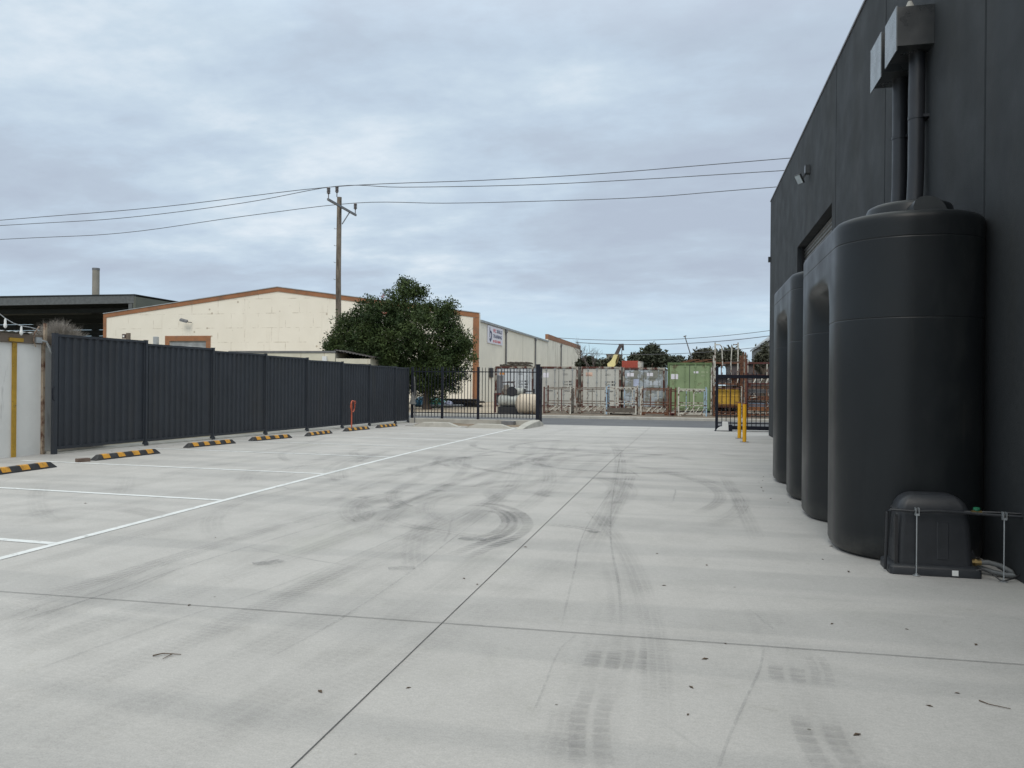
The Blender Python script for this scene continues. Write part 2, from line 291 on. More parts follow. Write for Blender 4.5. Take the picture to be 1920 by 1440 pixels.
def make_mark_mat(name, kind, dark):
    """tyre marks: rubber film over the slab, pattern from the strip's own UV (u metres along, v across)"""
    m, nt, N, L, P = nodes_of(name)
    tc = N.new('ShaderNodeTexCoord'); uv = tc.outputs['UV']; ob = tc.outputs['Object']
    at = N.new('ShaderNodeAttribute'); at.attribute_name = 'strength'
    sep = N.new('ShaderNodeSeparateXYZ'); L.new(uv, sep.inputs[0])
    def mth(op, a, b=None, c=None):
        k = N.new('ShaderNodeMath'); k.operation = op
        for i, v in enumerate((a, b, c)):
            if v is None: continue
            if isinstance(v, (int, float)): k.inputs[i].default_value = v
            else: L.new(v, k.inputs[i])
        return k.outputs[0]
    edge = mth('SUBTRACT', 1.0, mth('ABSOLUTE', mth('MULTIPLY_ADD', sep.outputs['Y'], 2.0, -1.0)))
    wob = nz(N, L, ob, 9, 3, 0.6)
    if kind == 'tread':
        ph = mth('ADD', mth('MULTIPLY', sep.outputs['X'], 13.0), mth('MULTIPLY', wob, 0.6))
        bars = mth('FRACT', ph)
        f = rmp(N, L, bars, 0.16, 0.28)
        mid = rmp(N, L, mth('ABSOLUTE', mth('SUBTRACT', sep.outputs['Y'], 0.5)), 0.05, 0.12)
        f = mth('MULTIPLY', f, mid)
        e = rmp(N, L, edge, 0.0, 0.12)
    elif kind == 'fine':
        bars = mth('FRACT', mth('ADD', mth('MULTIPLY', sep.outputs['X'], 22.0), mth('MULTIPLY', wob, 0.8)))
        f = mth('MULTIPLY_ADD', rmp(N, L, bars, 0.3, 0.6), 0.55, 0.45)
        ribs = mth('FRACT', mth('MULTIPLY', sep.outputs['Y'], 4.0))
        f = mth('MULTIPLY', f, mth('MULTIPLY_ADD', rmp(N, L, ribs, 0.15, 0.4), 0.6, 0.4))
        e = rmp(N, L, edge, 0.0, 0.35)
    elif kind == 'scrub':
        ribs = nz(N, L, uv, 1.0, 4, 0.6, 0.0, (0.6, 14, 1))
        f = rmp(N, L, ribs, 0.35, 0.7)
        e = rmp(N, L, edge, 0.0, 0.4)
    else:
        f = rmp(N, L, nz(N, L, ob, 14, 5, 0.7), 0.34, 0.52)
        e = rmp(N, L, edge, 0.0, 0.25)
    brk = rmp(N, L, nz(N, L, ob, 1.6, 5, 0.6), 0.22, 0.60)
    fac = mth('MULTIPLY', mth('MULTIPLY', f, e), mth('MULTIPLY', brk, at.outputs['Fac']))
    tr = N.new('ShaderNodeBsdfTransparent'); mx = N.new('ShaderNodeMixShader'); out = N['Material Output']
    P.inputs['Base Color'].default_value = (*dark, 1); P.inputs['Roughness'].default_value = 0.8
    L.new(fac, mx.inputs[0]); L.new(tr.outputs[0], mx.inputs[1]); L.new(P.outputs[0], mx.inputs[2]); L.new(mx.outputs[0], out.inputs['Surface'])
    return m
M_marks = [make_mark_mat('tyre_tread_film', 'tread', (0.10, 0.10, 0.105)), make_mark_mat('tyre_fine_film', 'fine', (0.13, 0.13, 0.132)),
           make_mark_mat('tyre_scrub_film', 'scrub', (0.12, 0.12, 0.123)), make_mark_mat('scuff_film', 'blob', (0.10, 0.105, 0.11))]

def make_slabwall_mat():
    m, nt, N, L, P = nodes_of('cream_tilt_slab')
    tc = N.new('ShaderNodeTexCoord'); co = tc.outputs['Object']
    sep = N.new('ShaderNodeSeparateXYZ'); L.new(co, sep.inputs[0])
    cmb = N.new('ShaderNodeCombineXYZ'); L.new(sep.outputs['X'], cmb.inputs[0]); L.new(sep.outputs['Z'], cmb.inputs[1])
    br = N.new('ShaderNodeTexBrick'); br.inputs['Scale'].default_value = 1.0; br.inputs['Brick Width'].default_value = 2.4; br.inputs['Row Height'].default_value = 1.15
    br.inputs['Mortar Size'].default_value = 0.035; br.inputs['Mortar Smooth'].default_value = 0.6; br.offset = 0.5
    L.new(cmb.outputs[0], br.inputs['Vector'])
    c = rmp(N, L, nz(N, L, co, 0.5, 5, 0.6), 0.3, 0.7, (0.74, 0.69, 0.59), (0.80, 0.75, 0.65))
    stain = rmp(N, L, nz(N, L, co, 1.2, 5, 0.65), 0.48, 0.62)
    k = N.new('ShaderNodeMath'); k.operation = 'MULTIPLY'; L.new(br.outputs['Fac'], k.inputs[0]); L.new(stain, k.inputs[1])
    c = mixc(N, L, k.outputs[0], c, (0.50, 0.44, 0.35))
    runs = rmp(N, L, nz(N, L, co, 1.5, 5, 0.6, 0, (1, 1, 0.12)), 0.60, 0.80)
    c = mixc(N, L, runs, c, (0.62, 0.56, 0.46))
    v = N.new('ShaderNodeTexVoronoi'); v.inputs['Scale'].default_value = 0.9; L.new(co, v.inputs['Vector'])
    c = mixc(N, L, rmp(N, L, v.outputs['Distance'], 0.05, 0.10, (0.7, 0.7, 0.7), (0, 0, 0)), c, (0.34, 0.27, 0.19))
    L.new(c, P.inputs['Base Color']); P.inputs['Roughness'].default_value = 0.85
    return m
M_slab = make_slabwall_mat()
M_slabside = mat('cream_side_wall', (0.76, 0.72, 0.62), 0.85, 0, 0.07, 0.5, second=(0.33, 0.29, 0.22), thr=(0.62, 0.85), ss=1.2, streak=True)
M_slabstain = mat('stained_cream_wall', (0.74, 0.70, 0.60), 0.85, 0, 0.08, 0.5, second=(0.15, 0.10, 0.055), thr=(0.56, 0.72), ss=0.9, streak=True)

def ground_mat(name, a, b, sc, fine=30, dark=None):
    m, nt, N, L, P = nodes_of(name)
    tc = N.new('ShaderNodeTexCoord'); co = tc.outputs['Object']
    c = rmp(N, L, nz(N, L, co, sc, 6, 0.62, 0.3), 0.32, 0.68, a, b)
    c = mixc(N, L, 1.0, c, rmp(N, L, nz(N, L, co, fine, 3, 0.7), 0.3, 0.7, (0.75,) * 3, (1.25,) * 3), 'MULTIPLY')
    if dark: c = mixc(N, L, rmp(N, L, nz(N, L, co, sc * 2.7, 5, 0.6), 0.55, 0.7), c, dark)
    L.new(c, P.inputs['Base Color']); P.inputs['Roughness'].default_value = 0.9
    bump(N, L, P, nz(N, L, co, fine, 4), 0.4, 0.02)
    return m
M_asph = ground_mat('worn_asphalt', (0.085, 0.088, 0.095), (0.12, 0.122, 0.128), 0.4, 60)
M_dirt = ground_mat('brown_gravel_dirt', (0.13, 0.105, 0.08), (0.23, 0.19, 0.15), 0.5, 20, (0.07, 0.06, 0.05))
M_drive = ground_mat('sandy_driveway', (0.34, 0.28, 0.21), (0.44, 0.37, 0.28), 0.3, 25, (0.25, 0.20, 0.15))
M_land = ground_mat('dry_grassland', (0.13, 0.12, 0.075), (0.21, 0.18, 0.12), 0.05, 3)

# ------------------------------------------------------------------ mesh builder
class MB:
    def __init__(s): s.v = []; s.f = []; s.m = []
    def add(s, vs, fs, mi=0):
        o = len(s.v); s.v += [tuple(p) for p in vs]; s.f += [tuple(o + i for i in f) for f in fs]; s.m += [mi] * len(fs); return s
    def box(s, x0, x1, y0, y1, z0, z1, mi=0):
        return s.add([(x0, y0, z0), (x1, y0, z0), (x1, y1, z0), (x0, y1, z0), (x0, y0, z1), (x1, y0, z1), (x1, y1, z1), (x0, y1, z1)],
                     [(3, 2, 1, 0), (4, 5, 6, 7), (0, 1, 5, 4), (1, 2, 6, 5), (2, 3, 7, 6), (3, 0, 4, 7)], mi)
    def bbox(s, x0, x1, y0, y1, z0, z1, b=0.01, mi=0):
        """box with chamfered vertical and top edges"""
        def ring(i, z): return [(x0 + i, y0 + i + b, z), (x0 + i + b, y0 + i, z), (x1 - i - b, y0 + i, z), (x1 - i, y0 + i + b, z), (x1 - i, y1 - i - b, z), (x1 - i - b, y1 - i, z), (x0 + i + b, y1 - i, z), (x0 + i, y1 - i - b, z)]
        r = [ring(0, z0), ring(0, z1 - b), ring(b * 0.7, z1)]
        return s.rings(r, mi)
    def rings(s, rs, mi=0, cap=True, closed=False):
        o = len(s.v); n = len(rs[0])
        for r in rs: s.v += [tuple(p) for p in r]
        k = len(rs)
        for a in range(k if closed else k - 1):
            b = (a + 1) % k
            for i in range(n):
                j = (i + 1) % n; s.f.append((o + a * n + i, o + a * n + j, o + b * n + j, o + b * n + i)); s.m.append(mi)
        if cap and not closed:
            s.f.append(tuple(o + i for i in reversed(range(n)))); s.m.append(mi)
            s.f.append(tuple(o + (k - 1) * n + i for i in range(n))); s.m.append(mi)
        return s
    def tube(s, pts, r, n=8, mi=0, r2=None, cap=True, closed=False):
        pts = [Vector(p) for p in pts]; rs = []
        K = len(pts)
        for i, p in enumerate(pts):
            if closed: d = pts[(i + 1) % K] - pts[i - 1]
            else: d = pts[min(i + 1, K - 1)] - pts[max(i - 1, 0)]
            d.normalize()
            a = Vector((0, 0, 1)) if abs(d.z) < 0.92 else Vector((1, 0, 0))
            u = d.cross(a).normalized(); w = u.cross(d).normalized()
            rr = r if r2 is None else r + (r2 - r) * i / max(1, K - 1)
            rs.append([p + u * (rr * cos(2 * pi * t / n)) + w * (rr * sin(2 * pi * t / n)) for t in range(n)])
        return s.rings(rs, mi, cap, closed)
    def bar(s, a, b, w, h=None, mi=0):
        """square-section bar between two points"""
        h = h or w; a = Vector(a); b = Vector(b); d = (b - a).normalized()
        up = Vector((0, 0, 1)) if abs(d.z) < 0.92 else Vector((0, 1, 0))
        u = d.cross(up).normalized() * (w / 2); v = u.cross(d).normalized() * (h / 2)
        return s.rings([[p - u - v, p + u - v, p + u + v, p - u + v] for p in (a, b)], mi)
    def lathe(s, prof, c=(0, 0, 0), n=16, mi=0, cap=True):
        return s.rings([[(c[0] + r * cos(2 * pi * t / n), c[1] + r * sin(2 * pi * t / n), c[2] + z) for t in range(n)] for r, z in prof], mi, cap)
    def prism(s, poly, axis, a, b, mi=0):
        """extrude a 2-D outline along an axis: 'y' outline is (x,z), 'x' outline is (y,z), 'z' outline is (x,y)"""
        f = {'y': lambda p, t: (p[0], t, p[1]), 'x': lambda p, t: (t, p[0], p[1]), 'z': lambda p, t: (p[0], p[1], t)}[axis]
        return s.rings([[f(p, a) for p in poly], [f(p, b) for p in poly]], mi)
    def build(s, name, mats, parent=None, smooth=False, fix=True):
        me = bpy.data.meshes.new(name); me.from_pydata(s.v, [], s.f); 
        if not isinstance(mats, (list, tuple)): mats = [mats]
        for m in mats: me.materials.append(m)
        if len(mats) > 1: me.polygons.foreach_set('material_index', s.m)
        me.update()
        if fix:
            import bmesh
            bm = bmesh.new(); bm.from_mesh(me); bmesh.ops.recalc_face_normals(bm, faces=bm.faces); bm.to_mesh(me); bm.free()
        if smooth:
            me.polygons.foreach_set('use_smooth', [True] * len(me.polygons))
            if smooth != 'all':
                try: me.set_sharp_from_angle(angle=radians(40))
                except Exception: pass
        o = bpy.data.objects.new(name, me); COL.objects.link(o)
        if parent: o.parent = parent
        return o
def tag(o, label, cat, group=None, kind=None):
    if label: o['label'] = label
    if cat: o['category'] = cat
    if group: o['group'] = group
    if kind: o['kind'] = kind
    return o
def thing(name, label, cat, loc=(0, 0, 0), rz=0, group=None):
    o = bpy.data.objects.new(name, None); COL.objects.link(o); o.empty_display_size = 0.2
    o.location = loc; o.rotation_euler = (0, 0, rz); return tag(o, label, cat, group)
def struct(o): o['kind'] = 'structure'; return o
def dup(o, loc=None, label=None, parent=None):
    c = o.copy(); COL.objects.link(c)
    if parent: c.parent = parent
    if loc: c.location = loc
    if label: c['label'] = label
    for ch in list(o.children): dup(ch, parent=c)
    return c
def lettering(body, size, mtl, parent, origin, xdir, ydir, name='lettering', width=None, bold=0.0):
    cu = bpy.data.curves.new(name, 'FONT'); cu.body = body; cu.size = size; cu.extrude = 0.004; cu.offset = bold; cu.resolution_u = 2
    tmp = bpy.data.objects.new(name, cu); COL.objects.link(tmp)
    bpy.context.view_layer.update()
    me = bpy.data.meshes.new_from_object(tmp.evaluated_get(bpy.context.evaluated_depsgraph_get()))
    bpy.data.objects.remove(tmp); me.materials.clear(); me.materials.append(mtl)
    w = max((v.co.x for v in me.vertices), default=1) or 1
    k = (width / w) if width else 1.0
    xd = Vector(xdir).normalized(); yd = Vector(ydir).normalized(); zd = xd.cross(yd)
    for v in me.vertices: v.co = Vector(origin) + xd * (v.co.x * k) + yd * v.co.y + zd * v.co.z
    me.update()
    o = bpy.data.objects.new(name, me); COL.objects.link(o); o.parent = parent; return o

# ------------------------------------------------------------------ ground, yard, road
def gridsheet(name, xs, ys, zf, m):
    b = MB(); n = len(xs)
    vs = [(x, y, zf(x, y)) for y in ys for x in xs]
    fs = [(j * n + i, j * n + i + 1, (j + 1) * n + i + 1, (j + 1) * n + i) for j in range(len(ys) - 1) for i in range(n - 1)]
    b.add(vs, fs); return b.build(name, m, smooth='all', fix=False)
def land_z(x, y):
    if y >= 38.3: return -0.10 + 0.14 * min(1, (y - 38.3) / 8) - 0.006
    if -12.85 < x < 3.0 and y < 31.4: return -0.6
    if y > 31.2: return -0.6
    return gz(y) - 0.03
struct(gridsheet('ground', [-2500, -400, -120, -60, -30, -14, -12.9, -12.84, 2.95, 3.05, 12, 30, 60, 120, 400, 2500],
       [-300, -60, -20, -8, 0, 5, 10, 14, 16, 18, 20, 22, 25, 28, 31.15, 31.25, 38.29, 38.31, 40, 43, 46.3, 50, 60, 80, 120, 300, 900, 4000], land_z, M_land))
yard = struct(gridsheet('concrete_yard', [-12.9 + i * 0.53 for i in range(31)], [-9 + i * 0.5 for i in range(81)] + [31.3], lambda x, y: gz(y), M_yard))
struct(gridsheet('road', [-400, -60, -20, 0, 20, 60, 400], [31.0, 33, 36, 38.2], lambda x, y: -0.215 - 0.012 * (y > 32) * (y < 37), M_asph))
struct(MB().bbox(-400, 400, 38.0, 38.32, -0.4, -0.085, 0.02).build('road_kerb', M_conc))
struct(gridsheet('gravel_verge', [-9.2, -6, -3, 0, 3, 6, 12, 30, 60], [38.3, 40, 43, 46.3, 50, 56, 70, 110], lambda x, y: land_z(x, y) + 0.012, M_dirt))
struct(gridsheet('driveway', [-40, -30, -20, -14, -9.2], [38.3, 40, 43, 46.3, 50, 55, 70, 110], lambda x, y: land_z(x, y) + 0.011, M_drive))

# painted bay lines, saw cuts, tyre marks: pattern of the yard
def strip(b, pts, w, lift, mi=0):
    rs = []
    for i, p in enumerate(pts):
        a = Vector(pts[max(0, i - 1)][:2]); c = Vector(pts[min(len(pts) - 1, i + 1)][:2]); d = (c - a).normalized(); n = Vector((-d.y, d.x)) * (w / 2)
        for s_ in (1, -1):
            x, y = p[0] + n.x * s_, p[1] + n.y * s_; rs.append((x, y, gz(y) + lift))
    k = len(pts); b.add(rs, [(2 * i, 2 * i + 1, 2 * i + 3, 2 * i + 2) for i in range(k - 1)], mi)
def seg(a, b, n=24): return [(a[0] + (b[0] - a[0]) * i / n, a[1] + (b[1] - a[1]) * i / n) for i in range(n + 1)]
lx = lambda y: -5.45 - 0.03 * y
b = MB(); strip(b, seg((lx(0.5), 0.5), (lx(29.3), 29.3), 60), 0.09, 0.004); b.build('painted_line', M_paintline, yard)
for y, xa in ((3.2, -12.2), (5.9, -12.2), (8.6, -12.2), (11.55, -12.05), (14.6, -12.0), (17.4, -11.9), (20.0, -11.8), (22.5, -11.7), (25.0, -11.6)):
    b = MB(); strip(b, seg((xa, y + 0.25), (lx(y) - 0.05, y), 8), 0.09, 0.004); b.build('painted_line', M_paintline, yard)
M_joint = mat('joint_sealant', (0.075, 0.075, 0.073), 0.9, 0, 0.3, 5)
M_cut = mat('saw_cut_dirt', (0.15, 0.148, 0.14), 0.9, 0, 0.3, 5)  # mottled dark grey for the thin flat lines along the saw cuts
b = MB(); strip(b, seg((-1.48, -6), (-1.56, 30.9), 60), 0.0055, 0.004); b.build('expansion_joint', M_joint, yard)
b = MB(); strip(b, seg((-12.5, 4.20), (2.5, 4.72), 10), 0.006, 0.0045); b.build('saw_cut', M_cut, yard)
b = MB(); strip(b, seg((-5.4, 13.0), (2.4, 13.3), 10), 0.010, 0.0045); strip(b, seg((-12.2, 8.25), (-9.4, 8.55), 8), 0.006, 0.0045); b.build('saw_cut', M_cut, yard)

def smoothpath(px, n=10):
    P = [on_ground(*p) for p in px]; out = []
    for i in range(len(P) - 1):
        p0 = P[max(0, i - 1)]; p1 = P[i]; p2 = P[i + 1]; p3 = P[min(len(P) - 1, i + 2)]
        for k in range(n):
            t = k / n; out.append(0.5 * ((2 * p1) + (p2 - p0) * t + (2 * p0 - 5 * p1 + 4 * p2 - p3) * t * t + (3 * p1 - p0 - 3 * p2 + p3) * t ** 3))
    out.append(P[-1]); return out
class Marks:
    def __init__(s): s.v = []; s.f = []; s.uv = []; s.st = []; s.mi = []; s.k = 0
    def go(s, pts, w, strength, mi, fade=True):
        s.k += 1; o = len(s.v); u = 0.0; n = len(pts); lift = 0.0052 + 0.00006 * s.k
        for i, p in enumerate(pts):
            a = pts[max(0, i - 1)]; c = pts[min(n - 1, i + 1)]; d = Vector((c[0] - a[0], c[1] - a[1])); d.normalize() if d.length else None
            nn = Vector((-d.y, d.x)) * (w / 2)
            if i: u += (Vector(p[:2]) - Vector(pts[i - 1][:2])).length
            e = min(1, min(i, n - 1 - i) / (0.18 * n)) if fade else 1
            for t in (0, 1):
                x = p[0] + nn.x * (1 - 2 * t); y = p[1] + nn.y * (1 - 2 * t)
                s.v.append((x, y, gz(y) + lift)); s.uv.append((u, t)); s.st.append(strength * e)
        for i in range(n - 1): s.f.append((o + 2 * i, o + 2 * i + 1, o + 2 * i + 3, o + 2 * i + 2)); s.mi.append(mi)
    def build(s):
        me = bpy.data.meshes.new('tyre_marks'); me.from_pydata(s.v, [], s.f)
        for m in M_marks: me.materials.append(m)
        me.polygons.foreach_set('material_index', s.mi)
        l = me.uv_layers.new(name='UVMap')
        for lp in me.loops: l.data[lp.index].uv = s.uv[lp.vertex_index]
        a = me.attributes.new('strength', 'FLOAT', 'POINT'); a.data.foreach_set('value', s.st)
        me.update(); o = bpy.data.objects.new('tyre_marks', me); COL.objects.link(o); o.parent = yard
mk = Marks()
T, FN, SC, BL = 0, 1, 2, 3
for px, w, s_, k in [
    ([(1130, 848), (1000, 852), (900, 855), (863, 862), (878, 875), (940, 886), (1040, 897)], 0.22, 0.75, SC),
    ([(1100, 851), (1020, 856), (993, 864), (1020, 874), (1090, 882), (1200, 888), (1300, 884)], 0.26, 0.8, SC),
    ([(880, 850), (848, 862), (845, 873), (870, 882)], 0.3, 0.5, SC),
    ([(1330, 870), (1250, 855), (1150, 850), (1060, 860), (1030, 880)], 0.3, 0.5, SC),
    ([(1380, 905), (1280, 903), (1150, 898), (1000, 892)], 0.25, 0.7, FN),
    ([(800, 908), (757, 912), (738, 928), (745, 945), (775, 955)], 0.28, 0.55, SC),
    ([(960, 910), (925, 915), (920, 925), (935, 938), (990, 942)], 0.25, 0.6, SC),
    ([(885, 946), (930, 950), (965, 965), (975, 985), (955, 1005), (905, 1025), (850, 1048)], 0.30, 1.0, T),
    ([(905, 955), (945, 962), (960, 980), (940, 1000), (900, 1012)], 0.25, 0.8, T),
    ([(664, 943), (684, 952), (688, 966), (672, 976), (655, 977)], 0.22, 0.7, FN),
    ([(715, 970), (760, 985), (815, 995), (880, 1005), (905, 1008)], 0.16, 0.75, T),
    ([(968, 923), (1000, 925), (1040, 934)], 0.12, 0.9, T),
    ([(1020, 984), (1060, 987), (1095, 992), (1122, 1000)], 0.14, 1.0, T),
    ([(790, 1090), (775, 1040), (790, 990), (840, 950)], 0.25, 0.55, FN),
    ([(-60, 1150), (200, 1085), (450, 1010), (640, 960), (900, 890), (1100, 840)], 0.24, 0.55, FN),
    ([(-80, 1195), (150, 1130), (420, 1040), (640, 975), (860, 910)], 0.022, 0.6, BL),
    ([(-40, 1245), (240, 1150), (520, 1052), (760, 965), (960, 890)], 0.28, 0.55, FN),
    ([(-20, 1290), (280, 1180), (560, 1085), (800, 985)], 0.022, 0.55, BL),
    ([(0, 1345), (300, 1220), (600, 1100), (820, 1000), (960, 930)], 0.3, 0.45, FN),
    ([(100, 1400), (400, 1260), (660, 1130), (860, 1010)], 0.3, 0.40, FN),
    ([(260, 1440), (520, 1300), (720, 1180), (860, 1080), (960, 1000)], 0.28, 0.35, FN),
    ([(480, 1250), (640, 1160), (760, 1080), (850, 1010), (940, 945)], 0.018, 0.55, BL),
    ([(-40, 1210), (60, 1160), (220, 1100), (330, 1050)], 0.5, 0.5, SC),
    ([(0, 985), (120, 955), (230, 955), (330, 972)], 0.4, 0.5, SC),
    ([(80, 905), (70, 930), (75, 960), (110, 985)], 0.25, 0.4, FN),
    ([(240, 890), (235, 910), (225, 935)], 0.3, 0.35, FN),
    ([(480, 880), (460, 893), (455, 910)], 0.3, 0.5, FN),
    ([(640, 850), (600, 862), (545, 878), (540, 895)], 0.3, 0.55, FN),
    ([(740, 843), (680, 860), (640, 880), (640, 905)], 0.3, 0.6, SC),
    ([(620, 820), (540, 838), (460, 850)], 0.3, 0.5, SC),
    ([(1050, 1190), (1075, 1080), (1100, 990), (1160, 900)], 0.018, 0.5, BL),
    ([(1165, 1180), (1160, 1100), (1145, 1010), (1148, 940), (1160, 870), (1168, 835)], 0.022, 0.6, BL),
    ([(1180, 1180), (1170, 1110), (1150, 1040)], 0.3, 0.4, FN),
    ([(1335, 1480), (1365, 1390), (1400, 1310), (1425, 1255), (1432, 1215)], 0.016, 0.7, BL),
    ([(1000, 1340), (1020, 1290), (1050, 1220), (1085, 1190)], 0.014, 0.5, BL),
    ([(1110, 1440), (1105, 1390), (1108, 1340), (1125, 1295)], 0.19, 0.85, T),
    ([(1035, 1420), (1055, 1370), (1060, 1330)], 0.18, 0.4, FN),
    ([(1125, 1255), (1130, 1240), (1135, 1222)], 0.20, 0.9, T),
    ([(1185, 1265), (1192, 1240), (1196, 1215)], 0.12, 0.6, T),
    ([(1478, 1280), (1475, 1265), (1474, 1250)], 0.19, 0.9, T),
    ([(1545, 1290), (1540, 1260), (1525, 1230)], 0.12, 0.6, T),
    ([(1580, 1450), (1545, 1400), (1525, 1345)], 0.22, 0.8, T),
    ([(1400, 1140), (1460, 1190), (1480, 1230)], 0.018, 0.3, BL),
    ([(1090, 1480), (1100, 1380), (1115, 1290), (1140, 1200), (1160, 1120)], 0.34, 0.35, FN),
    ([(1620, 1480), (1560, 1380), (1500, 1270), (1440, 1160), (1400, 1100)], 0.34, 0.30, FN),
    ([(300, 1440), (560, 1330), (800, 1210), (1000, 1080), (1120, 980)], 0.3, 0.30, FN),
    ([(-50, 1090), (200, 1020), (480, 940), (700, 880), (880, 840)], 0.26, 0.40, FN),
    ([(600, 960), (700, 905), (820, 868), (960, 842)], 0.25, 0.45, SC),
    ([(700, 1010), (740, 960), (820, 925), (930, 905), (1050, 900)], 0.28, 0.55, SC),
    ([(830, 985), (800, 960), (810, 938), (860, 925)], 0.28, 0.5, SC),
    ([(1250, 835), (1180, 845), (1080, 845), (960, 838)], 0.35, 0.6, SC),
    ([(1400, 860), (1330, 850), (1240, 852), (1180, 862), (1200, 876), (1320, 880)], 0.3, 0.5, SC),
    ([(862, 1010), (885, 1012), (912, 1013)], 0.14, 1.2, BL),
    ([(728, 1068), (752, 1067), (778, 1066)], 0.14, 1.2, BL),
    ([(474, 1059), (505, 1056), (530, 1052)], 0.14, 1.1, BL),
    ([(1100, 996), (1112, 998), (1124, 1000)], 0.09, 1.2, BL),
    ([(806, 920), (820, 921), (836, 922)], 0.1, 0.9, BL),
    ([(675, 935), (700, 930), (716, 928)], 0.2, 0.8, BL),
    ([(730, 955), (750, 950), (770, 948)], 0.2, 0.7, BL),
    ([(1440, 890), (1450, 891), (1462, 891)], 0.08, 0.8, BL)]:
    mk.go(smoothpath(px), w, s_ * (0.16 if w < 0.23 else 0.29, 0.21, 0.45, 0.27)[k], k, fade=k != BL or w < 0.1)
rk = random.Random(21)
for i in range(15):          # older, fainter turning marks over the middle of the yard
    cx, cy, r0 = rk.uniform(-4.6, 0.4), rk.uniform(9.0, 20.0), rk.uniform(1.6, 4.6); a0 = rk.uniform(0, 2 * pi); sp = rk.uniform(0.7, 2.2)
    for dr in (0.0, 1.45):
        pts = [(cx + (r0 + dr) * cos(a0 + sp * k / 26), cy + (r0 + dr) * sin(a0 + sp * k / 26)) for k in range(27)]
        if all(-11.5 < q[0] < 1.15 and 5.5 < q[1] < 29 for q in pts): mk.go(pts, rk.uniform(0.16, 0.3), rk.uniform(0.10, 0.22), rk.choice((1, 2, 2)))
for i in range(9):          # faint straight runs up and down the yard
    x0, y0 = rk.uniform(-5.2, 0.4), rk.uniform(2.0, 9.0); L0 = rk.uniform(6, 16); dx = rk.uniform(-1.6, 1.6)
    for off in (0, 1.5):
        pts = [(x0 + off + dx * (k / 24) ** 2, y0 + L0 * k / 24) for k in range(25)]
        if all(-11 < q[0] < 1.1 for q in pts): mk.go(pts, rk.uniform(0.18, 0.28), rk.uniform(0.09, 0.17), 1)
mk.build()

# small litter on the slab
def litter():
    b = MB(); p = on_ground(312, 1231)
    b.tube([p + Vector((-0.07, -0.02, 0.006)), p + Vector((-0.03, 0.01, 0.012)), p + Vector((0.07, 0.03, 0.008))], 0.004, 5, r2=0.002)
    b.tube([p + Vector((0.02, 0.02, 0.009)), p + Vector((0.015, -0.05, 0.006))], 0.003, 5, r2=0.0015)
    tag(b.build('twig', M_leaflitter), 'small forked dry twig lying on the concrete at lower left', 'twig')
    b = MB(); p = on_ground(1865, 1325)
    b.tube([p + Vector((-0.05, 0.05, 0.005)), p + Vector((-0.02, 0.01, 0.006)), p + Vector((0.06, -0.02, 0.005))], 0.003, 5, r2=0.0015)
    tag(b.build('twig', M_leaflitter), 'thin bent twig lying on the concrete at lower right', 'twig')
    spots = [(1232, 1038), (1325, 1060), (1245, 1098), (1360, 1207), (1322, 1236), (1296, 1289), (766, 1290), (600, 1297), (1830, 1209), (1743, 1324), (1290, 1340), (985, 1026), (895, 1096), (1795, 1300), (355, 1135), (160, 944), (404, 1008), (1607, 1378), (870, 1085), (1560, 1170), (1700, 1180)]
    first = None; rl = random.Random(8); pts_ = [on_ground(*q) for q in spots]
    for k in range(26):
        y = rl.uniform(9.5, 29); pts_.append(Vector((rl.choice((-10.6, -11.6 - 0.2 * (y < 20))) + rl.uniform(-0.15, 0.1), y, gz(y))))
    for k in range(10): pts_.append(Vector((rl.uniform(1.0, 1.3), rl.uniform(6.5, 14), 0.0)))
    for i, p in enumerate(pts_):
        if first is None:
            lf = MB(); lf.add([(-0.022, 0, 0.002), (0, -0.009, 0.006), (0.022, 0, 0.003), (0, 0.009, 0.007)], [(0, 1, 2), (0, 2, 3)])
            lf.add([(-0.022, 0, 0.0005), (0, -0.009, 0.004), (0.022, 0, 0.001), (0, 0.009, 0.005)], [(2, 1, 0), (3, 2, 0)])
            first = lf.build('dry_leaf', M_leaflitter, fix=False); o = first
            tag(o, 'tiny dark dry leaf lying on the pale concrete', 'leaf', 'dry leaves scattered on the slab')
        else: o = first.copy(); COL.objects.link(o)
        o.location = p; o.rotation_euler = (0, 0, i * 1.7); k = 0.6 + 0.5 * ((i * 37) % 10) / 10; o.scale = (k, k, k)
litter()

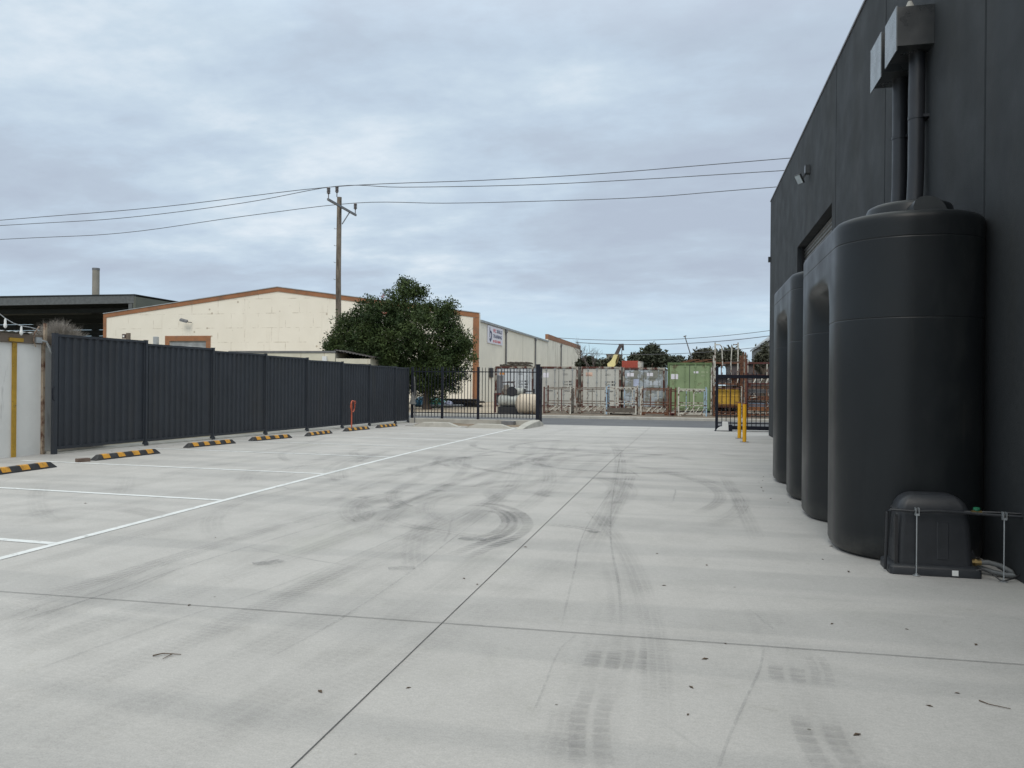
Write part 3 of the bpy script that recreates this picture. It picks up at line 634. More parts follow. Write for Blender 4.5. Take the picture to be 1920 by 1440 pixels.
# ------------------------------------------------------------------ dark building on the right
def dark_building():
    W = 2.5; top = lambda y: 7.28 + (y - 12.55) * 0.0196
    t = thing('warehouse_building', 'tall charcoal concrete panel warehouse filling the right side', 'building', (W, 7, 0))
    def loc(b, name, m, parent=t, **k):
        o = b.build(name, m, parent, **k); o.location = (-W, -7, 0); return o
    def pan(y0, y1, z0=-0.5, z1=None):
        b = MB(); za, zb = (top(y0), top(y1)) if z1 is None else (z1, z1); e = 0.012
        b.rings([[(W, y0 + e, z0), (W, y1 - e, z0), (W, y1, z0), (W + 0.2, y1, z0), (W + 0.2, y0, z0), (W, y0, z0)][0:0] or
                 [(W + e, y0, z0), (W, y0 + e, z0), (W, y1 - e, z0), (W + e, y1, z0), (W + 0.2, y1, z0), (W + 0.2, y0, z0)],
                 [(W + e, y0, za), (W, y0 + e, za), (W, y1 - e, zb), (W + e, y1, zb), (W + 0.2, y1, zb), (W + 0.2, y0, za)]])
        return loc(b, 'wall_panel', M_wall)
    g = 0.012
    for y0, y1 in ((-9, -3.3), (-3.3, 0.3), (0.3, 3.92), (3.92, 7.54), (7.54, 11.16), (11.16, 14.80)): pan(y0 + g, y1 - g)
    # door bay
    b = MB(); e = 0.012
    b.rings([[(W, 14.808, -0.5), (W, 15.15, -0.5), (W + 0.2, 15.15, -0.5), (W + 0.2, 14.808, -0.5)], [(W, 14.808, top(14.8)), (W, 15.15, top(15.15)), (W + 0.2, 15.15, top(15.15)), (W + 0.2, 14.808, top(14.8))]])
    b.rings([[(W, 19.9, -0.5), (W, 26.6, -0.5), (W + 0.2, 26.6, -0.5), (W + 0.2, 19.9, -0.5)], [(W, 19.9, top(19.9)), (W, 26.6, top(26.6)), (W + 0.2, 26.6, top(26.6)), (W + 0.2, 19.9, top(19.9))]])
    b.rings([[(W, 15.15, 4.89), (W, 19.9, 4.89), (W + 0.2, 19.9, 4.89), (W + 0.2, 15.15, 4.89)], [(W, 15.15, top(15.15)), (W, 19.9, top(19.9)), (W + 0.2, 19.9, top(19.9)), (W + 0.2, 15.15, top(15.15))]])
    loc(b, 'wall_panel', M_wall)
    b = MB(); b.box(W + 0.205, 24, -9, 26.59, -0.5, 6.95); loc(b, 'roof', M_dark)
    b = MB(); b.box(2.7, 24, 26.6, 26.8, -0.5, 7.2); loc(b, 'rear_wall', M_wall)
    b = MB(); b.rings([[(W - 0.02, y, top(y) + 0.003), (W + 0.24, y, top(y) + 0.003), (W + 0.24, y, top(y) + 0.05), (W - 0.02, y, top(y) + 0.04)] for y in (-9, 8, 26.63)])
    loc(b, 'coping', mat('coping_steel', (0.20, 0.19, 0.20), 0.4, 0.3))
    # roller door
    b = MB(); pr = []
    for k in range(58):
        z = 4.85 - k * 0.085; pr += [(W + 0.18, z), (W + 0.155, z - 0.03), (W + 0.155, z - 0.055), (W + 0.18, z - 0.08)]
    n = len(pr); b.add([(x, 15.16, z) for x, z in pr] + [(x, 19.89, z) for x, z in pr], [(i, i + 1, n + i + 1, n + i) for i in range(n - 1)])
    d = loc(b, 'roller_door', mat('bronze_grey_shutter', (0.075, 0.072, 0.066), 0.4, 0.4), smooth=True)
    for ya, yb in ((15.152, 15.21), (19.84, 19.898)):
        b = MB(); b.box(W + 0.10, W + 0.20, ya, yb, -0.3, 4.888); loc(b, 'door_guide', M_dark, d).location = (0, 0, 0)
    # rainwater heads with downpipes
    for (y0, y1, z0, z1, yp) in ((9.02, 9.50, 5.18, 5.60, 9.27), (9.71, 10.23, 5.17, 5.63, 9.97)):
        b = MB(); x0 = 2.12
        b.box(x0 + 0.012, W - 0.002, y0, y1, z0, z1); 
        h = loc(b, 'rainwater_head', M_headbox)
        b = MB(); b.box(x0, x0 + 0.0115, y0 - 0.008, y1 + 0.008, z0 - 0.055, z1 + 0.01); loc(b, 'front_plate', M_paleplate, h).location = (0, 0, 0)
        b = MB(); b.tube([(2.395, yp, z0 + 0.02), (2.395, yp, 3.9), (2.37, yp, 3.2), (2.34, yp - 0.05, 2.95)], 0.082, 20)
        dp = loc(b, 'downpipe', M_pipe, smooth=True)
        b = MB(); b.tube([(2.395, yp, 4.45), (2.395, yp, 4.485)], 0.088, 20); b.box(2.44, W + 0.01, yp - 0.1, yp + 0.1, 4.45, 4.48); loc(b, 'pipe_clip', M_pipe, dp, smooth=True).location = (0, 0, 0)
    b = MB(); b.lathe([(0.07, 0), (0.02, 0.12)], (2.3, 9.2, 5.61), 10); b.box(2.29, 2.45, 9.15, 9.25, 5.6, 5.62); loc(b, 'overflow_cone', M_conc)
    # floodlight and small camera
    b = MB(); b.box(2.40, W, 17.9, 18.06, 6.18, 6.36); b.bar((2.42, 17.98, 6.2), (2.36, 17.98, 6.08), 0.04)
    fl = loc(b, 'floodlight', M_headbox)
    b = MB(); c = Vector((2.28, 17.9, 6.05)); u = Vector((0.42, 0.25, -0.87)).normalized() ; v = Vector((-0.45, 0.85, 0.0)).normalized(); u = (u - v * u.dot(v)).normalized(); n_ = u.cross(v).normalized()
    b.rings([[c + u * a * 0.11 + v * q * 0.10 + n_ * s_ for a, q in ((-1, -1), (1, -1), (1, 1), (-1, 1))] for s_ in (-0.02, 0.02)])
    loc(b, 'lamp_head', M_headbox, fl).location = (0, 0, 0)
    b = MB(); b.rings([[c + u * a * 0.095 + v * q * 0.085 + n_ * s_ for a, q in ((-1, -1), (1, -1), (1, 1), (-1, 1))] for s_ in (0.0205, 0.025)])
    b.rings([[c + u * a * 0.095 + v * q * 0.085 - n_ * s_ for a, q in ((-1, -1), (1, -1), (1, 1), (-1, 1))] for s_ in (0.0205, 0.025)])
    loc(b, 'lamp_glass', mat('lamp_glass', (0.45, 0.5, 0.52), 0.15), fl).location = (0, 0, 0)
    b = MB(); b.box(2.42, W, 26.4, 26.5, 5.55, 5.72); loc(b, 'security_camera', M_headbox)
dark_building()

# ------------------------------------------------------------------ water tanks
def make_tank(y0, label):
    Wd, Ln, H = 1.235, 3.12, 3.02; t = thing('water_tank', label, 'water tank', (1.29 + Wd / 2, y0 + Ln / 2, 0), 0, 'slimline water tanks along the wall')
    r = 0.56; hw, hl = Wd / 2, Ln / 2; base = []
    for cx, cy, a0 in ((hw - r, -hl + r, -pi / 2), (hw - r, hl - r, 0), (-hw + r, hl - r, pi / 2), (-hw + r, -hl + r, pi)):
        for k in range(16):
            a = a0 + pi / 2 * k / 15; base.append((cx + r * cos(a), cy + r * sin(a)))
        nx = {0: None}
    pts = []
    m = len(base)
    for i in range(m):      # resample the long straight sides
        p, q = base[i], base[(i + 1) % m]; d = math.dist(p, q); k = max(1, int(d / 0.06))
        for j in range(k): pts.append((p[0] + (q[0] - p[0]) * j / k, p[1] + (q[1] - p[1]) * j / k))
    def ring(z, sc_in, dep):
        out = []
        for x, y in pts:
            L_ = math.hypot(x, y) or 1
            k1 = 1 - sc_in / hw; k2 = 1 - sc_in / hl
            xx, yy = x * k1, y * k2
            w = math.exp(-(abs(y) / 0.43) ** 2.6)
            side = max(0.0, min(1.0, (abs(x) - 0.2) / 0.2))
            xx -= math.copysign(1, x) * 0.34 * w * dep * side
            out.append((xx, yy, z))
        return out
    R = []
    for z, i_ in ((0.0, 0.07), (0.012, 0.035), (0.035, 0.012), (0.07, 0.0)): R.append(ring(z, i_, 1))
    for k in range(1, 20): R.append(ring(0.07 + 1.93 * k / 20, 0.0, 1))
    R += [ring(2.0, 0.0, 1), ring(2.085, 0.0, 1), ring(2.091, 0.0, 1), ring(2.0935, 0.003, 1), ring(2.0965, 0.003, 1), ring(2.099, 0.0, 1), ring(2.105, 0, 1)]
    for k in range(1, 13):
        s_ = k / 12; R.append(ring(2.11 + 0.42 * s_, 0.0, (1 - s_ * s_) ** 0.7 if s_ < 1 else 0))
    for z, i_ in ((2.62, 0), (2.775, 0), (2.78, 0), (2.783, 0.003), (2.787, 0.003), (2.79, 0), (2.795, 0), (2.90, 0.0), (2.945, 0.0), (2.965, 0.003), (2.985, 0.012), (3.0, 0.028), (3.01, 0.05), (3.018, 0.09), (3.035, 0.2), (3.055, 0.32), (3.07, 0.45)): R.append(ring(z, i_, 0))
    b = MB(); b.rings(R); b.build('tank_body', M_tank, t, smooth='all')
    b = MB(); cy = -0.78
    b.lathe([(0.375, 3.0), (0.365, 3.15), (0.352, 3.175), (0.325, 3.19), (0.2, 3.203), (0.0001, 3.208)], (0.07, cy, 0), 40); b.build('inlet_lid', M_tank, t, smooth=True)
    prof = [(-0.135, 2.99), (-0.125, 3.08), (-0.1, 3.135), (-0.055, 3.17), (0.0, 3.18), (0.055, 3.17), (0.1, 3.135), (0.125, 3.08), (0.135, 2.99)]
    b = MB(); b.rings([[(x * (1 + 0.35 * s_), -1.42 + yy + 0.75 * (z - 2.98), 2.98 + (z - 2.98) * (1 - 0.3 * s_)) for x, z in prof] for yy, s_ in ((0, 0), (0.06, 0), (0.14, 0.3), (0.24, 0.9))]); o = b.build('lifting_lug', M_tank, t, smooth=True); o.location.x = 0.09
    b = MB(); b.lathe([(0.055, 0), (0.055, 0.05), (0.035, 0.055), (0.035, 0.12)], (0, 0, 0), 14); o = b.build('outlet_fitting', M_plast, t, smooth=True)
    o.rotation_euler = (pi / 2, 0, 0); o.location = (0.36, -hl + 0.09, 0.1)
    return t
make_tank(7.10, 'nearest tall charcoal slimline water tank, beside the black pump cover')
make_tank(10.42, 'farther tall charcoal slimline water tank, next to the roller door')

# ------------------------------------------------------------------ pump cover, pipe, stands, hose
def pump():
    t = thing('pump_cover', 'black plastic pump housing standing on concrete in front of nearest tank', 'pump cover', (1.9, 6.9, 0))
    def rr(x0, x1, y0, y1, z, c):
        out = []
        for cx, cy, a0 in ((x1 - c, y0 + c, -pi / 2), (x1 - c, y1 - c, 0), (x0 + c, y1 - c, pi / 2), (x0 + c, y0 + c, pi)):
            for k in range(7): a = a0 + pi / 2 * k / 6; out.append((cx + c * cos(a), cy + c * sin(a), z))
        return out
    b = MB(); b.rings([rr(-0.33, 0.34, -0.19, 0.17, 0, 0.03), rr(-0.33, 0.34, -0.19, 0.17, 0.055, 0.03), rr(-0.32, 0.33, -0.18, 0.16, 0.07, 0.03), rr(-0.29, 0.30, -0.155, 0.14, 0.085, 0.05)])
    b.build('base_flange', M_plast, t, smooth=True)
    b = MB(); R = [rr(-0.285, 0.295, -0.15, 0.14, 0.08, 0.06), rr(-0.275, 0.285, -0.145, 0.135, 0.25, 0.06), rr(-0.265, 0.272, -0.14, 0.13, 0.44, 0.06), rr(-0.262, 0.268, -0.138, 0.128, 0.485, 0.06)]
    for k in range(1, 9):
        a = k / 8 * pi / 2; s_ = 0.15 * (1 - cos(a)); R.append(rr(-0.262 + s_, 0.268 - s_ * 1.05, -0.138 + s_ * 0.65, 0.128 - s_ * 0.6, 0.485 + 0.155 * sin(a), max(0.015, 0.06 - s_ * 0.3)))
    b.rings(R); body = b.build('housing', M_plast, t, smooth=True)
    b = MB(); b.rings([rr(0.02 + e, 0.11 - e, -0.1435 - d, -0.13, z, 0.008) for z, e, d in ((0.12, 0.01, 0.004), (0.13, 0, 0.008), (0.42, 0.0, 0.002))]); b.build('moulded_rib', M_plast, body)
    for k in range(3):
        b = MB(); z = 0.50 + 0.035 * k; x = -0.262 + 0.02 * k + 0.01 * k * k
        b.rings([[(x - 0.008, -0.10, z), (x + 0.06, -0.10, z + 0.004), (x + 0.06, 0.09, z + 0.004), (x - 0.008, 0.09, z)], [(x + 0.004, -0.10, z + 0.016), (x + 0.06, -0.10, z + 0.02), (x + 0.06, 0.09, z + 0.02), (x + 0.004, 0.09, z + 0.016)]])
        b.build('vent_slot', M_black, body)
    b = MB(); b.box(-0.29, -0.268, -0.16, -0.135, 0.06, 0.47); b.build('seam_strip', M_black, body)
    b = MB(); b.box(0.12, 0.165, -0.1935, -0.1905, 0.012, 0.054); b.build('sticker', M_white, t)
    # supply pipe on its own brackets
    t2 = thing('water_pipe', 'black water pipe running from pump cover to the wall at knee height', 'pipe', (1.6, 6.7, 0))
    b = MB(); b.tube([(-0.05, 0.09, 0.02), (-0.05, 0.05, 0.3), (-0.05, 0.03, 0.50), (-0.03, 0.01, 0.515), (0.02, 0.0, 0.515), (0.16, 0, 0.51), (0.3, 0, 0.52), (0.45, 0.01, 0.515), (0.58, 0.02, 0.51), (0.75, -0.01, 0.507), (0.95, -0.02, 0.505)], 0.0115, 10)
    b.tube([(0.52, 0.06, 0.515), (0.7, 0.02, 0.525), (0.95, 0.0, 0.525)], 0.009, 8)
    b.build('pipe_run', M_plast, t2, smooth=True)
    b = MB(); b.lathe([(0.018, 0.52), (0.018, 0.535), (0.026, 0.536), (0.026, 0.552), (0.018, 0.556)], (0.6, 0.04, 0), 10); b.tube([(0.56, 0.03, 0.518), (0.64, 0.04, 0.516)], 0.016, 8, 1); b.build('tap', [M_green, M_brass], t2, smooth=True)
    for x, y, lab in ((1.76, 6.70, 'thin galvanised rod propping the water pipe in front of pump cover'), (2.37, 6.665, 'thin galvanised rod propping the water pipe near the wall')):
        s_ = thing('pipe_stand', lab, 'pipe stand', (x, y, 0), 0, 'threaded rods under the water pipe')
        b = MB(); b.tube([(0, 0, 0.004), (0, 0, 0.48)], 0.005, 8); b.build('rod', M_galv, s_, smooth=True)
        b = MB(); b.lathe([(0.028, 0), (0.028, 0.004), (0.012, 0.006), (0.012, 0.016)], n=12); b.build('foot', M_galv, s_)
        b = MB(); b.box(-0.014, 0.014, -0.02, 0.02, 0.478, 0.494); b.box(-0.014, -0.009, -0.02, 0.02, 0.494, 0.54); b.box(0.009, 0.014, -0.02, 0.02, 0.494, 0.54); b.build('clip', M_galv, s_)
    t3 = thing('suction_hose', 'looped grey hose with brass coupling lying beside the pump cover', 'hose', (2.2, 6.85, 0))
    b = MB(); b.tube([(0.06, 0.0, 0.10), (0.12, 0.0, 0.105), (0.2, -0.02, 0.09), (0.27, -0.05, 0.05), (0.285, -0.08, 0.03), (0.24, -0.06, 0.025), (0.16, 0.0, 0.03), (0.08, 0.05, 0.05), (0.0, 0.08, 0.07)], 0.02, 10); b.build('hose', M_hose, t3, smooth=True)
    b = MB(); b.tube([(0.0, 0.0, 0.10), (0.07, 0.0, 0.10)], 0.024, 8); b.tube([(0.02, 0.0, 0.10), (0.035, 0.0, 0.10)], 0.03, 6); b.build('coupling', M_brass, t3)
    b = MB(); b.tube([(2.19, 6.72, 0.06), (2.24, 6.71, 0.08), (2.30, 6.69, 0.05), (2.345, 6.66, 0.008), (2.36, 6.65, 0.006), (2.46, 6.69, 0.03), (2.5, 6.72, 0.05)], 0.006, 6)
    tag(b.build('power_cable', M_black, smooth=True), 'thin black power cable trailing from pump cover to the wall', 'cable')
pump()

# ------------------------------------------------------------------ bollards, right gate
def bollards():
    t = thing('bollard', 'yellow steel bollard standing closer to the camera by the gate', 'bollard', (1.47, 22.54, gz(22.54)), 0, 'yellow bollards by the sliding gate')
    b = MB(); b.lathe([(0.052, 0.012), (0.052, 1.07)], n=20); b.build('post', M_yel, t, smooth=True)
    b = MB(); b.lathe([(0.055, 1.07), (0.055, 1.09), (0.045, 1.105), (0.0001, 1.11)], n=20); b.build('cap', mat('dark_orange_cap', (0.16, 0.05, 0.02), 0.5), t, smooth=True)
    b = MB(); b.lathe([(0.12, 0.0), (0.12, 0.012)], n=20); b.build('base_plate', M_steel, t)
    dup(t, (1.44, 24.4, gz(24.4)), 'yellow steel bollard standing just behind the other, closer to the street')
bollards()

def right_gate():
    y = 29.2; g = gz(y)
    t = thing('sliding_gate', 'black steel sliding gate leaf parked beside the warehouse corner', 'gate', (0.87, y, g))
    b = MB(); b.box(0, 0.10, -0.05, 0.05, 0.02, 2.36); b.build('end_stile', M_gate, t)
    b = MB(); b.box(0.10, 5.2, -0.04, 0.04, 1.93, 2.05); b.build('top_rail', M_gate, t)
    b = MB(); b.box(0.10, 5.2, -0.045, 0.045, 0.05, 0.19); b.box(0.10, 5.2, -0.02, 0.02, 0.27, 0.31); b.build('bottom_rail', M_gate, t)
    first = None
    for k in range(33):
        x = 0.235 + k * 0.15
        if first is None: b = MB(); b.box(-0.0125, 0.0125, -0.0125, 0.0125, 0.19, 1.93); b.box(-0.0125, 0.0125, -0.0125, 0.0125, 2.05, 2.14); first = b.build('picket', M_gate, t); o = first
        else: o = first.copy(); COL.objects.link(o)
        o.location = (x, 0, 0)
    b = MB(); b.lathe([(0.05, -0.02), (0.05, 0.02)], n=12); 
    b = MB(); b.box(0.0, 5.2, -0.03, 0.03, -0.0, 0.02); b.build('track', M_steel, t)
    m = thing('gate_motor', 'white plastic gate motor box on the ground against the black gate', 'gate motor', (1.0, 28.95, gz(28.95)))
    b = MB(); b.prism([(-0.10, 0.0), (0.33, 0.0), (0.33, 0.06), (0.31, 0.33), (0.29, 0.345), (0.13, 0.345), (0.11, 0.33), (0.105, 0.17), (0.04, 0.16), (-0.03, 0.12), (-0.08, 0.06)], 'y', -0.1, 0.1); b.build('housing', M_white, m)
    b = MB(); b.box(-0.16, 0.46, -0.13, 0.14, 0.0, 0.025); b.box(0.34, 0.46, -0.12, 0.13, 0.0, 0.24); b.build('base_plate', M_gate, m)
right_gate()

# ------------------------------------------------------------------ picket fence and kerbs at the street
def street_fence():
    y = 30.5; ztop = 2.02
    w = MB(); w.bbox(-11.5, -6.05, y - 0.10, y + 0.12, -0.35, 0.015, 0.02); tag(w.build('retaining_kerb', M_conc), 'low concrete retaining kerb carrying the black picket fence', 'kerb')
    t = thing('picket_fence', 'black steel picket fence on the low kerb between sheet fence and gate opening', 'fence', (-11.4, y, 0.015))
    for x in (-11.40, -10.08, -8.53):
        b = MB(); b.box(-0.045, 0.045, -0.045, 0.045, 0.0, 2.13); b.box(-0.05, 0.05, -0.05, 0.05, 2.13, 2.15); o = b.build('post', M_gate, t); o.location = (x + 11.4, 0, 0)
    b = MB(); xs = [-11.355, -10.125, -10.035, -8.575, -8.485, -6.10]
    for z in (1.93, 0.22):
        for a, c in zip(xs[::2], xs[1::2]):
            b = MB(); b.box(a + 11.4, c + 11.4, -0.02, 0.02, z, z + 0.04); b.build('rail', M_gate, t)
    first = None
    for a, c in zip(xs[::2], xs[1::2]):
        n = int(round((c - a) / 0.131)) - 1; st = (c - a) / (n + 1)
        for k in range(1, n + 1):
            if first is None:
                b = MB(); b.box(-0.0125, 0.0125, -0.034, -0.0215, 0.06, 2.08); b.rings([[(-0.0125, -0.034, 2.08), (0.0125, -0.034, 2.08), (0.0125, -0.0215, 2.08), (-0.0125, -0.0215, 2.08)], [(-0.003, -0.03, 2.14), (0.003, -0.03, 2.14), (0.003, -0.026, 2.14), (-0.003, -0.026, 2.14)]])
                first = b.build('picket', M_gate, t); o = first
            else: o = first.copy(); COL.objects.link(o)
            o.location = (a + st * k + 11.4, 0, 0)
    p = thing('gate_post', 'tall black double gate post at the end of the picket fence', 'gate post', (-6.0, y, gz(y)))
    b = MB(); b.box(-0.10, 0.05, -0.075, 0.075, 0.0, 2.44); b.build('post', M_gate, p)
    b = MB(); b.box(-0.11, 0.06, -0.085, 0.085, 2.44, 2.465); b.build('cap', M_gate, p)
    b = MB(); b.box(0.075, 0.135, -0.04, 0.06, 0.0, 2.36); b.build('guide_post', M_gate, p)
    b = MB(); b.box(0.135, 0.15, -0.03, 0.03, 1.9, 2.02); b.build('latch', M_galv, p)
    # sloped-end kerbs in front of the garden bed
    g = gz(27.4)
    def kerb(x0, x1, yy, h, label):
        b = MB()
        b.rings([[(x0 + e * s0, yy - 0.14 + i, g - 0.1 if z < 0 else g + z), (x1 - e * s0, yy - 0.14 + i, g - 0.1 if z < 0 else g + z), (x1 - e * s0, yy + 0.22 - i, g - 0.1 if z < 0 else g + z), (x0 + e * s0, yy + 0.22 - i, g - 0.1 if z < 0 else g + z)] for z, e, s0, i in ((-1, 0, 0, 0), (0.0, 0, 0, 0), (h * 0.93, 0.42, 1, 0.03), (h, 0.45, 1, 0.06))])
        return tag(b.build('concrete_kerb', M_conc), label, 'kerb', 'sloped concrete kerbs before the picket fence')
    kerb(-10.2, -8.35, 27.35, 0.17, 'pale concrete kerb with sloped ends, the one nearer the sheet fence')
    kerb(-8.1, -6.3, 27.25, 0.15, 'pale concrete kerb with sloped ends, middle of three by the picket fence')
    b = MB(); R = []
    for yy, x, h, w_ in ((26.8, -5.98, 0.0, 0.14), (27.5, -5.96, 0.10, 0.16), (28.6, -5.95, 0.2, 0.20), (29.7, -5.95, 0.24, 0.2), (30.38, -5.95, 0.10, 0.2)):
        gg = gz(yy); R.append([(x - w_, yy, gg - 0.1), (x + w_, yy, gg - 0.1), (x + w_ * 0.9, yy, gg + h * 0.9 + 0.002), (x + w_ * 0.6, yy, gg + h + 0.004), (x - w_ * 0.6, yy, gg + h + 0.004), (x - w_ * 0.9, yy, gg + h * 0.9 + 0.002)])
    b.rings(R); tag(b.build('concrete_kerb', M_conc), 'humped concrete kerb running back to the tall gate post', 'kerb', 'sloped concrete kerbs before the picket fence')
    o = gridsheet('garden_bed', [-10.6 + i * 0.4 for i in range(12)], [27.55 + i * 0.35 for i in range(9)], lambda x, y_: gz(y_) + 0.012 + 0.03 * sin(x * 3.1) * sin(y_ * 2.3) * (y_ > 27.7), M_bed); struct(o)
    o = tag(MB().box(-7.4, -6.9, 29.9, 30.35, gz(30) , gz(30) + 0.16).build('drain_grate', M_steel), 'small grey steel drain cover lying against the low kerb', 'drain cover')
    # cloth bag hanging on the first post
    b = MB(); b.rings([[(x * s_, -0.02 + 0.05 * yy * s_, z) for x, yy in ((-0.1, -1), (0.02, -1.5), (0.1, -1), (0.1, 1), (0.0, 1.3), (-0.1, 1))] for s_, z in ((0.25, 0.4), (0.6, 0.32), (0.8, 0.18), (1.3, 0.03), (1.35, 0.0))])
    b.box(-0.02, 0.02, -0.02, 0.02, 0.38, 0.5)
    o = tag(b.build('cloth_bag', M_greyw, smooth=True), 'small grey cloth bag hanging at the fence corner post', 'bag'); o.location = (-11.33, y - 0.12, 0.6)
    b = MB(); b.tube([(-11.25, y - 0.1, gz(y)), (-11.25, y - 0.1, 1.35), (-11.27, y - 0.1, 1.75)], 0.022, 8); tag(b.build('conduit_pipe', M_steel, smooth=True), 'thin grey conduit pipe standing at the fence corner', 'pipe')
street_fence()

# ------------------------------------------------------------------ charcoal sheet fence on the left
def sheet_fence():
    posts = [(-12.50, 13.00), (-12.36, 15.48), (-12.22, 17.85), (-12.09, 20.20), (-11.96, 22.45), (-11.83, 24.72), (-11.71, 26.78), (-11.58, 29.03), (-11.52, 30.30)]
    top = [2.41, 2.41, 2.345, 2.285, 2.25, 2.19, 2.15, 2.13, 2.11]
    t = thing('sheet_metal_fence', 'long charcoal ribbed steel fence stepping down behind the parking bays', 'fence', (-12.5, 13, 0))
    O = Vector((-12.5, 13, 0))
    for i, (x, y) in enumerate(posts):
        b = MB(); w = 0.045 if i == 0 else 0.03; g = gz(y)
        b.box(x - 0.03, x + 0.045, y - w, y + w, g - 0.05, top[i] + 0.012); b.box(x - 0.035, x + 0.05, y - w - 0.005, y + w + 0.005, top[i] + 0.012, top[i] + 0.022)
        if i: b.box(x - 0.03, x + 0.06, y - 0.05, y + 0.05, g - 0.02, g + 0.08)
        o = b.build('post', M_fence, t); o.location = -O
    for i in range(8):
        a = Vector((*posts[i], 0)); c = Vector((*posts[i + 1], 0)); d = c - a; Ln = d.length; d.normalize(); n = Vector((d.y, -d.x, 0))  # n faces the yard
        a += d * 0.04; Ln -= 0.08
        zt = top[i + 1] + 0.006; zb = (gz(posts[i][1]) + gz(posts[i + 1][1])) / 2 + 0.10
        def ribs(pitch=0.19):
            pr = [(0, 0.0)]; s_ = 0.03
            while s_ + pitch < Ln:
                pr += [(s_, 0.0), (s_ + 0.028, 0.032), (s_ + 0.075, 0.032), (s_ + 0.103, 0.0)]; s_ += pitch
            pr.append((Ln, 0)); return pr
        pr = ribs(); b = MB(); k = len(pr)
        b.add([a + d * u + n * (v - 0.012) + Vector((0, 0, zb + 0.03)) for u, v in pr] + [a + d * u + n * (v - 0.012) + Vector((0, 0, zt - 0.03)) for u, v in pr], [(j, j + 1, k + j + 1, k + j) for j in range(k - 1)])
        o = b.build('panel', M_fence, t, fix=False); o.location = -O
        for z0, z1, nm in ((zt - 0.05, zt, 'top_rail'), (zb, zb + 0.055, 'bottom_rail')):
            b = MB(); b.rings([[p - n * 0.02 + Vector((0, 0, z0)), p + n * 0.03 + Vector((0, 0, z0)), p + n * 0.03 + Vector((0, 0, z1)), p - n * 0.02 + Vector((0, 0, z1))] for p in (a, a + d * Ln)]); o = b.build(nm, M_fence, t); o.location = -O
    b = MB(); b.tube([(0.05, -0.05, 1.08), (0.06, -0.10, 1.1), (0.06, -0.10, 1.32), (0.05, -0.05, 1.34)], 0.012, 8); b.build('pull_handle', M_gate, t, smooth=True)
    # edge strip of rough concrete under the fence
    b = MB(); R = []
    for x, y in posts: R.append([(x - 0.25, y, gz(y) - 0.1), (x + 0.02, y, gz(y) - 0.1), (x + 0.02, y, gz(y) + 0.03), (x - 0.25, y, gz(y) + 0.06)])
    b.rings(R); tag(b.build('edge_kerb', M_conc), 'rough concrete kerb edge under the charcoal steel fence', 'kerb')
sheet_fence()

# ------------------------------------------------------------------ old grey wall on the far left
def old_wall():
    X = -12.72; t = thing('boundary_wall', 'weathered pale grey panel wall with mustard strip at the left edge', 'wall', (X, 11, 0))
    def loc(b, n, m, parent=t, **k): o = b.build(n, m, parent, **k); o.location = (-X, -11, 0); return o
    for y0, y1 in ((2, 7.2), (7.22, 9.6), (9.62, 12.27), (12.29, 12.92), (12.94, 14.6)):
        loc(MB().box(X - 0.12, X, y0, y1, -0.1, 2.20), 'wall_panel', M_oldwall)
    loc(MB().box(X - 0.16, X + 0.04, 2, 13.6, 2.205, 2.38), 'timber_beam', M_timber)
    b = MB(); b.box(X + 0.002, X + 0.03, 12.21, 12.30, -0.02, 2.23); b.box(X + 0.042, X + 0.07, 12.10, 12.41, 2.22, 2.29); loc(b, 'mustard_strip', M_mustard)
    b = MB(); b.box(X + 0.002, X + 0.05, 12.895, 12.95, -0.04, 2.2); b.box(X + 0.045, X + 0.09, 12.895, 12.95, 2.2, 2.62); loc(b, 'rusty_post', M_rustwhite)
    b = MB(); b.tube([(X + 0.1, 12.75, 2.28), (X + 0.12, 12.9, 2.25), (X + 0.13, 13.0, 2.05), (X + 0.13, 13.05, 1.95), (X + 0.12, 13.1, 2.1), (X + 0.1, 13.2, 2.22), (X + 0.08, 13.5, 2.24)], 0.022, 8); b.box(X + 0.05, X + 0.12, 12.66, 12.8, 2.22, 2.33); loc(b, 'conduit', M_galv, smooth=True)
    pr = []; b = MB()
    for k in range(46): pr.append((9.0 + k * 0.04 * 2, 2.40 + 0.018 * (k % 2)))
    k = len(pr); b.add([(X + 0.1, y, z) for y, z in pr] + [(X - 2.4, y, z + 0.12) for y, z in pr], [(i, i + 1, k + i + 1, k + i) for i in range(k - 1)]); 
    o = b.build('lean_to_roof', M_zinc, t, fix=False); o.location = (-X, -11, 0)
    c = thing('festoon_cable', 'drooping festoon cable with white lamp bulbs above the grey wall', 'cable', (X, 11.6, 2.9))
    pts = [at_y(-60, 575, 10.9), at_y(0, 589, 11.6), at_y(10, 597, 11.7), at_y(25, 606, 11.9), at_y(40, 611, 12.1), at_y(58, 614, 12.4), at_y(72, 618, 12.7)]
    b = MB(); b.tube(pts, 0.008, 6); o = b.build('cable', M_galv, c, smooth=True); o.location = -c.location
    for i, p in ((2, pts[2]), (4, pts[4])):
        b = MB(); b.lathe([(0.012, 0), (0.02, -0.04), (0.02, -0.09), (0.03, -0.11), (0.03, -0.15), (0.01, -0.18)], p, 10); o = b.build('bulb', M_white, c, smooth=True); o.location = -c.location
    b = MB(); p = Vector((X + 0.09, 12.62, 2.0)); b.tube([p + Vector((0, 0.13, 0.55)), p + Vector((0, 0.02, 0.4)), p + Vector((0, 0.0, 0.25)), p + Vector((0, 0.05, 0.14))], 0.012, 6); tag(b.build('loose_hose', M_rustwhite, smooth=True), 'short pale hose hanging down over the brown beam', 'hose')
old_wall()

